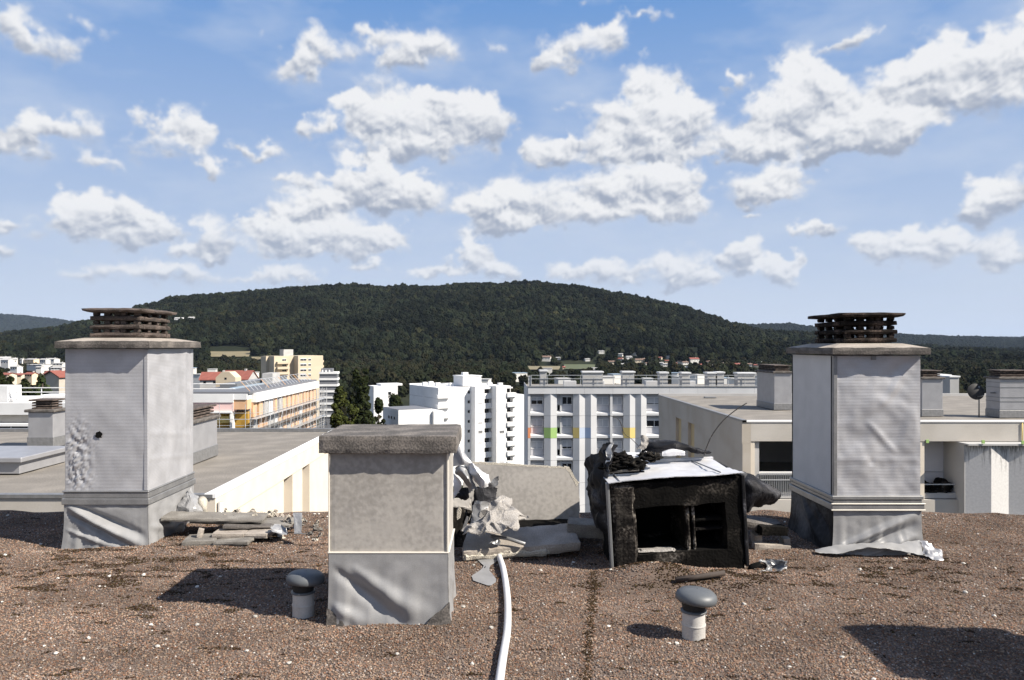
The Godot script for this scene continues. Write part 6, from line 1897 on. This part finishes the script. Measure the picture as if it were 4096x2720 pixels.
func burnt_flue() -> void:
	var at := Vector3(0.835, -0.005, -5.30)
	var t := thing("burnt_flue", "toppled concrete flue box burnt black inside, silver cladding on its upper side", "flue", at)
	t.rotation.z = 0.055
	part("flue_shell", flue_shell(), M.char, t)
	part("spalled_face", worn_block(Vector3(-0.006, -0.03, -0.64), Vector3(0.168, 0.628, 0.012), 0.009, 0.025, 89), M.char_patchy, t)
	part("flue_back", box_mesh(Vector3(0.165, 0.125, -0.655), Vector3(0.80, 0.455, -0.60)), M.soot, t)
	part("flue_divider", worn_block(Vector3(0.522, 0.11, -0.55), Vector3(0.552, 0.47, -0.03), 0.003, 0.03, 84), M.char_patchy, t)
	part("flue_divider", worn_block(Vector3(0.570, 0.11, -0.55), Vector3(0.594, 0.47, -0.045), 0.003, 0.03, 85), M.char_patchy, t)
	part("flue_divider", worn_block(Vector3(0.594, 0.318, -0.5), Vector3(0.80, 0.346, -0.05), 0.003, 0.03, 86), M.char, t)
	part("flue_divider", worn_block(Vector3(0.594, 0.252, -0.5), Vector3(0.80, 0.276, -0.05), 0.003, 0.03, 87), M.char_patchy, t)
	part("ash_sill", worn_block(Vector3(0.17, 0.122, -0.14), Vector3(0.44, 0.138, -0.01), 0.010, 0.03, 88), M.ash_metal, t)
	# cladding on the side that now faces up
	var f1 := func(u: float, v: float) -> Vector3:
		return Vector3(lerpf(-0.02, 0.935, u), 0.642 + 0.03 * u * (1.0 - v) + 0.008 * sin(u * 5.0) * (1.0 - v) + soft.get_noise_2d(u * 4.0, v * 4.0) * 0.006, lerpf(0.035 + 0.01 * soft.get_noise_1d(u * 9.0), -0.30, v))
	var rows := []
	for i in 17:
		var row := PackedVector3Array()
		for j in 41: row.append(f1.call(j / 40.0, i / 16.0))
		rows.append(row)
	part("cladding", sheet(rows, 0.004), M.foil_bright, t)
	rows = []
	for i in 13:
		var row := PackedVector3Array()
		var v := i / 12.0
		for j in 31:
			var u := j / 30.0
			var left := 0.30 + 0.04 * soft.get_noise_1d(v * 12.0) + 0.05 * v
			row.append(Vector3(lerpf(left, 0.915, u), 0.642 + 0.012 * v + soft.get_noise_2d(u * 4.0 + 9.0, v * 4.0) * 0.006, lerpf(-0.29, -0.68, v)))
		rows.append(row)
	part("cladding", sheet(rows, 0.004), M.foil_bright, t)
	part("cladding_seam", tube([Vector3(0.06, 0.650, 0.03), Vector3(0.065, 0.652, -0.29)], 0.006, 6), M.trim, t)
	part("cladding_seam", tube([Vector3(0.78, 0.672, 0.0), Vector3(0.74, 0.66, -0.64)], 0.005, 6), M.trim, t)
	part("cladding_edge", cbox(Vector3(0.30, 0.655, -0.70), Vector3(0.92, 0.675, -0.665), 0.004), M.foil_bright, t)
	part("corner_strip", cbox(Vector3(-0.032, 0.02, -0.05), Vector3(-0.012, 0.64, 0.014), 0.004), M.galv_dark, t)
	part("corner_strip", cbox(Vector3(0.922, 0.0, -0.62), Vector3(0.945, 0.645, 0.012), 0.004), M.burnt_metal, t)
	# scorched sheets torn up round it
	single("standing_char_sheet", crinkled(patch([[P(2418, 1790, 5.62), P(2438, 1772, 5.58), P(2458, 1776, 5.56)], [P(2352, 1848, 5.84), P(2396, 1836, 5.60), P(2434, 1872, 5.48)], [P(2342, 1940, 5.88), P(2388, 1945, 5.56), P(2440, 1965, 5.44)], [P(2356, 2050, 5.86), P(2400, 2060, 5.56), P(2452, 2060, 5.42)], [P(2410, 2120, 5.70), P(2432, 2150, 5.56), P(2458, 2150, 5.42)]], 40, 24, 0.03, 5.0, 0.015), 0.004), M.burnt_metal, "tall blackened sheet standing curled against the flue's side", "sheet metal")
	single("bright_tip", crinkled(patch([[P(2436, 1775, 5.555), P(2452, 1772, 5.545)], [P(2424, 1815, 5.53), P(2446, 1815, 5.51)], [P(2418, 1850, 5.50), P(2440, 1846, 5.48)]], 10, 6, 0.012, 9.0, 0.012), 0.003), M.torn_metal, "pale torn edge at the tip of the blackened sheet", "scrap")
	single("arched_char_sheet", crinkled(patch([[P(2572, 1812, 5.95), P(2640, 1806, 5.9), P(2720, 1812, 5.9), P(2790, 1818, 5.9), P(2832, 1816, 5.9)], [P(2575, 1782, 5.95), P(2640, 1775, 5.92), P(2720, 1782, 5.92), P(2785, 1800, 5.92), P(2830, 1812, 5.92)], [P(2585, 1770, 6.1), P(2640, 1770, 6.1), P(2720, 1780, 6.1), P(2780, 1795, 6.1), P(2826, 1812, 6.08)]], 18, 34, 0.025, 5.0, 0.01), 0.004), M.burnt_metal, "long black arched sheet lying along the top of the flue", "sheet metal")
	single("white_curl", crinkled(patch([[P(2645, 1826, 5.86), P(2690, 1824, 5.86), P(2740, 1820, 5.88)], [P(2648, 1810, 5.86), P(2690, 1798, 5.86), P(2738, 1808, 5.88)], [P(2660, 1806, 5.98), P(2695, 1797, 5.98), P(2735, 1806, 5.98)]], 12, 18, 0.006, 6.0, 0.004), 0.003), M.foil_bright, "white curled sheet on top of the flue under the black arch", "sheet metal")
	for q in [[2470, 1838, 5.62, 0.11, 0.05, 90, M.char_patchy, "lump of grey burnt wool on the flue's torn corner"], [2530, 1858, 5.56, 0.10, 0.045, 91, M.char, "black burnt wool lump beside the silver cladding"], [2440, 1868, 5.56, 0.07, 0.035, 92, M.char, "small charred lump at the flue's left corner"], [2600, 1826, 5.72, 0.08, 0.03, 93, M.char, "flat charred lump under the black arched sheet"]]:
		single("burnt_wool", crown_mesh(q[5], 0.75, 3), q[6], q[7], "insulation", P(q[0], q[1], q[2]), ID.scaled(Vector3(q[3], q[4], 0.09)))
	single("black_roll", tube(spline([P(2412, 1868, 5.58), P(2470, 1866, 5.55), P(2530, 1868, 5.54), P(2566, 1850, 5.54)], 14), 0.026, 10), M.soot, "black roll lying across the flue's torn corner", "roll")
	single("brown_batten", tube([P(2428, 1890, 5.52), P(2500, 1882, 5.50), P(2556, 1878, 5.50)], 0.010, 6), M.plank, "pale batten along the torn edge of the cladding", "batten")
	single("ripped_strip", crinkled(patch([[P(2505, 1825, 5.8), P(2560, 1830, 5.8), P(2580, 1815, 5.82)], [P(2500, 1812, 5.86), P(2550, 1815, 5.86), P(2585, 1806, 5.88)]], 8, 16, 0.014, 10.0, 0.01), 0.003), M.foil_bright, "ripped silver strip between the burnt wool and the black arch", "scrap")
	single("twisted_scrap", crinkled(patch([[P(2548, 1800, 5.9), P(2580, 1806, 5.9)], [P(2556, 1775, 5.9), P(2588, 1780, 5.92)], [P(2562, 1760, 5.92), P(2592, 1770, 5.92)], [P(2566, 1744, 5.92), P(2588, 1752, 5.94)]], 12, 8, 0.03, 10.0, 0.015), 0.003), M.ash_metal, "twisted pale scrap sticking up behind the flue", "scrap")
	# the blackened tarpaulin blown out at the other side
	single("char_tarpaulin", crinkled(patch([[P(2952, 1890, 5.7), P(2985, 1900, 5.75), P(3035, 1930, 5.9), P(3060, 1945, 6.0)], [P(2950, 1940, 5.55), P(2995, 1940, 5.5), P(3070, 1955, 5.62), P(3118, 1968, 5.8)], [P(2955, 1990, 5.52), P(3010, 1985, 5.48), P(3080, 1990, 5.6), P(3124, 1988, 5.8)], [P(2960, 2040, 5.55), P(3000, 2040, 5.55), P(3045, 2030, 5.7), P(3070, 2022, 5.8)]], 26, 26, 0.035, 4.0, 0.012), 0.004), M.burnt_metal, "blackened sheet bellying out between the flue and the soot-footed chimney", "sheet metal")
	single("grey_flap", crinkled(patch([[P(2940, 1888, 5.62), P(2968, 1886, 5.66), P(3030, 1925, 5.74)], [P(2948, 1925, 5.54), P(2985, 1930, 5.53), P(3040, 1945, 5.62)]], 10, 14, 0.01, 6.0, 0.006), 0.003), M.membrane_soot, "sooty grey flap over the blackened sheet", "sheet metal")

# ---------- scraps on the gravel ----------
func scraps() -> void:
	var a := P(2680, 2331, 5.09)
	var b := P(2866, 2318, 5.14)
	single("iron_rod", tube([Vector3(a.x, roof_y(a.x, 4.92) + 0.022, -4.92), Vector3(a.x + 0.14, roof_y(a.x + 0.14, 4.93) + 0.026, -4.93), Vector3(b.x, roof_y(b.x, 4.96) + 0.034, -4.96)], 0.019, 8), M.iron, "rusty dark iron rod lying on the heaped gravel before the flue", "rod")
	rest(3035, 2095, 6.05, Vector3(0.34, 0.07, 0.2), Vector3(0.1, -0.1, -0.14), "concrete_slab", M.slab, "grey slab stub between the flue and the soot-footed chimney", "", 101)
	rest(3085, 2118, 5.95, Vector3(0.22, 0.075, 0.14), Vector3(0, 0.1, -0.05), "concrete_slab", M.char, "charred slab lump beside the soot-footed chimney", "", 102)
	rest(3085, 2188, 5.92, Vector3(0.29, 0.055, 0.08), Vector3(0, 0.02, -0.07), "concrete_slab", M.slab_light, "pale kerb piece lying across two stubs by the soot-footed chimney", "", 103)
	rest(3026, 2152, 6.0, Vector3(0.06, 0.09, 0.12), Vector3(0.1, 0, 0.1), "rubble_block", M.slab_light, "pale upright stub at one end of the kerb piece", "", 104)
	rest(3140, 2168, 6.0, Vector3(0.06, 0.10, 0.12), Vector3(0.1, 0, 0.12), "rubble_block", M.slab_light, "grey upright stub at the other end of the kerb piece", "", 105)
	var q := P(3080, 2290, 5.3)
	single("crumpled_foil", crinkled(patch([[Vector3(q.x - 0.10, 0.04, q.z - 0.10), Vector3(q.x - 0.02, 0.045, q.z - 0.13), Vector3(q.x + 0.06, 0.05, q.z - 0.12)], [Vector3(q.x - 0.03, 0.065, q.z - 0.03), Vector3(q.x + 0.02, 0.02, q.z - 0.04), Vector3(q.x + 0.10, 0.06, q.z - 0.02)], [Vector3(q.x - 0.09, 0.01, q.z + 0.05), Vector3(q.x + 0.01, 0.03, q.z + 0.06), Vector3(q.x + 0.09, 0.012, q.z + 0.03)]], 16, 16, 0.04, 11.0, 0.015), 0.003), M.torn_metal, "crumpled pale foil on the gravel beside the flue", "foil")
	q = P(3008, 2272, 5.28)
	single("charred_stick", tube([Vector3(q.x - 0.03, 0.0, q.z), Vector3(q.x, 0.05, q.z), Vector3(q.x + 0.06, 0.07, q.z + 0.01)], 0.02, 7), M.soot, "short charred stump at the flue's lower corner", "stump")
	single("wire", tube(spline([P(2816, 1822, 5.85), P(2826, 1790, 5.85), P(2850, 1738, 5.85), P(2895, 1680, 5.85), P(2950, 1635, 5.85), P(2988, 1612, 5.85)], 24), 0.0042, 6), M.wire, "dark wire rising in an arc from the top of the flue", "wire")
	single("wire", tube(spline([P(2556, 1786, 5.9), P(2525, 1755, 5.9), P(2498, 1735, 5.9), P(2486, 1700, 5.9), P(2470, 1674, 5.9), P(2436, 1662, 5.9)], 24), 0.0028, 6), M.wire, "thin curling wire reaching up before the coloured panels", "wire")
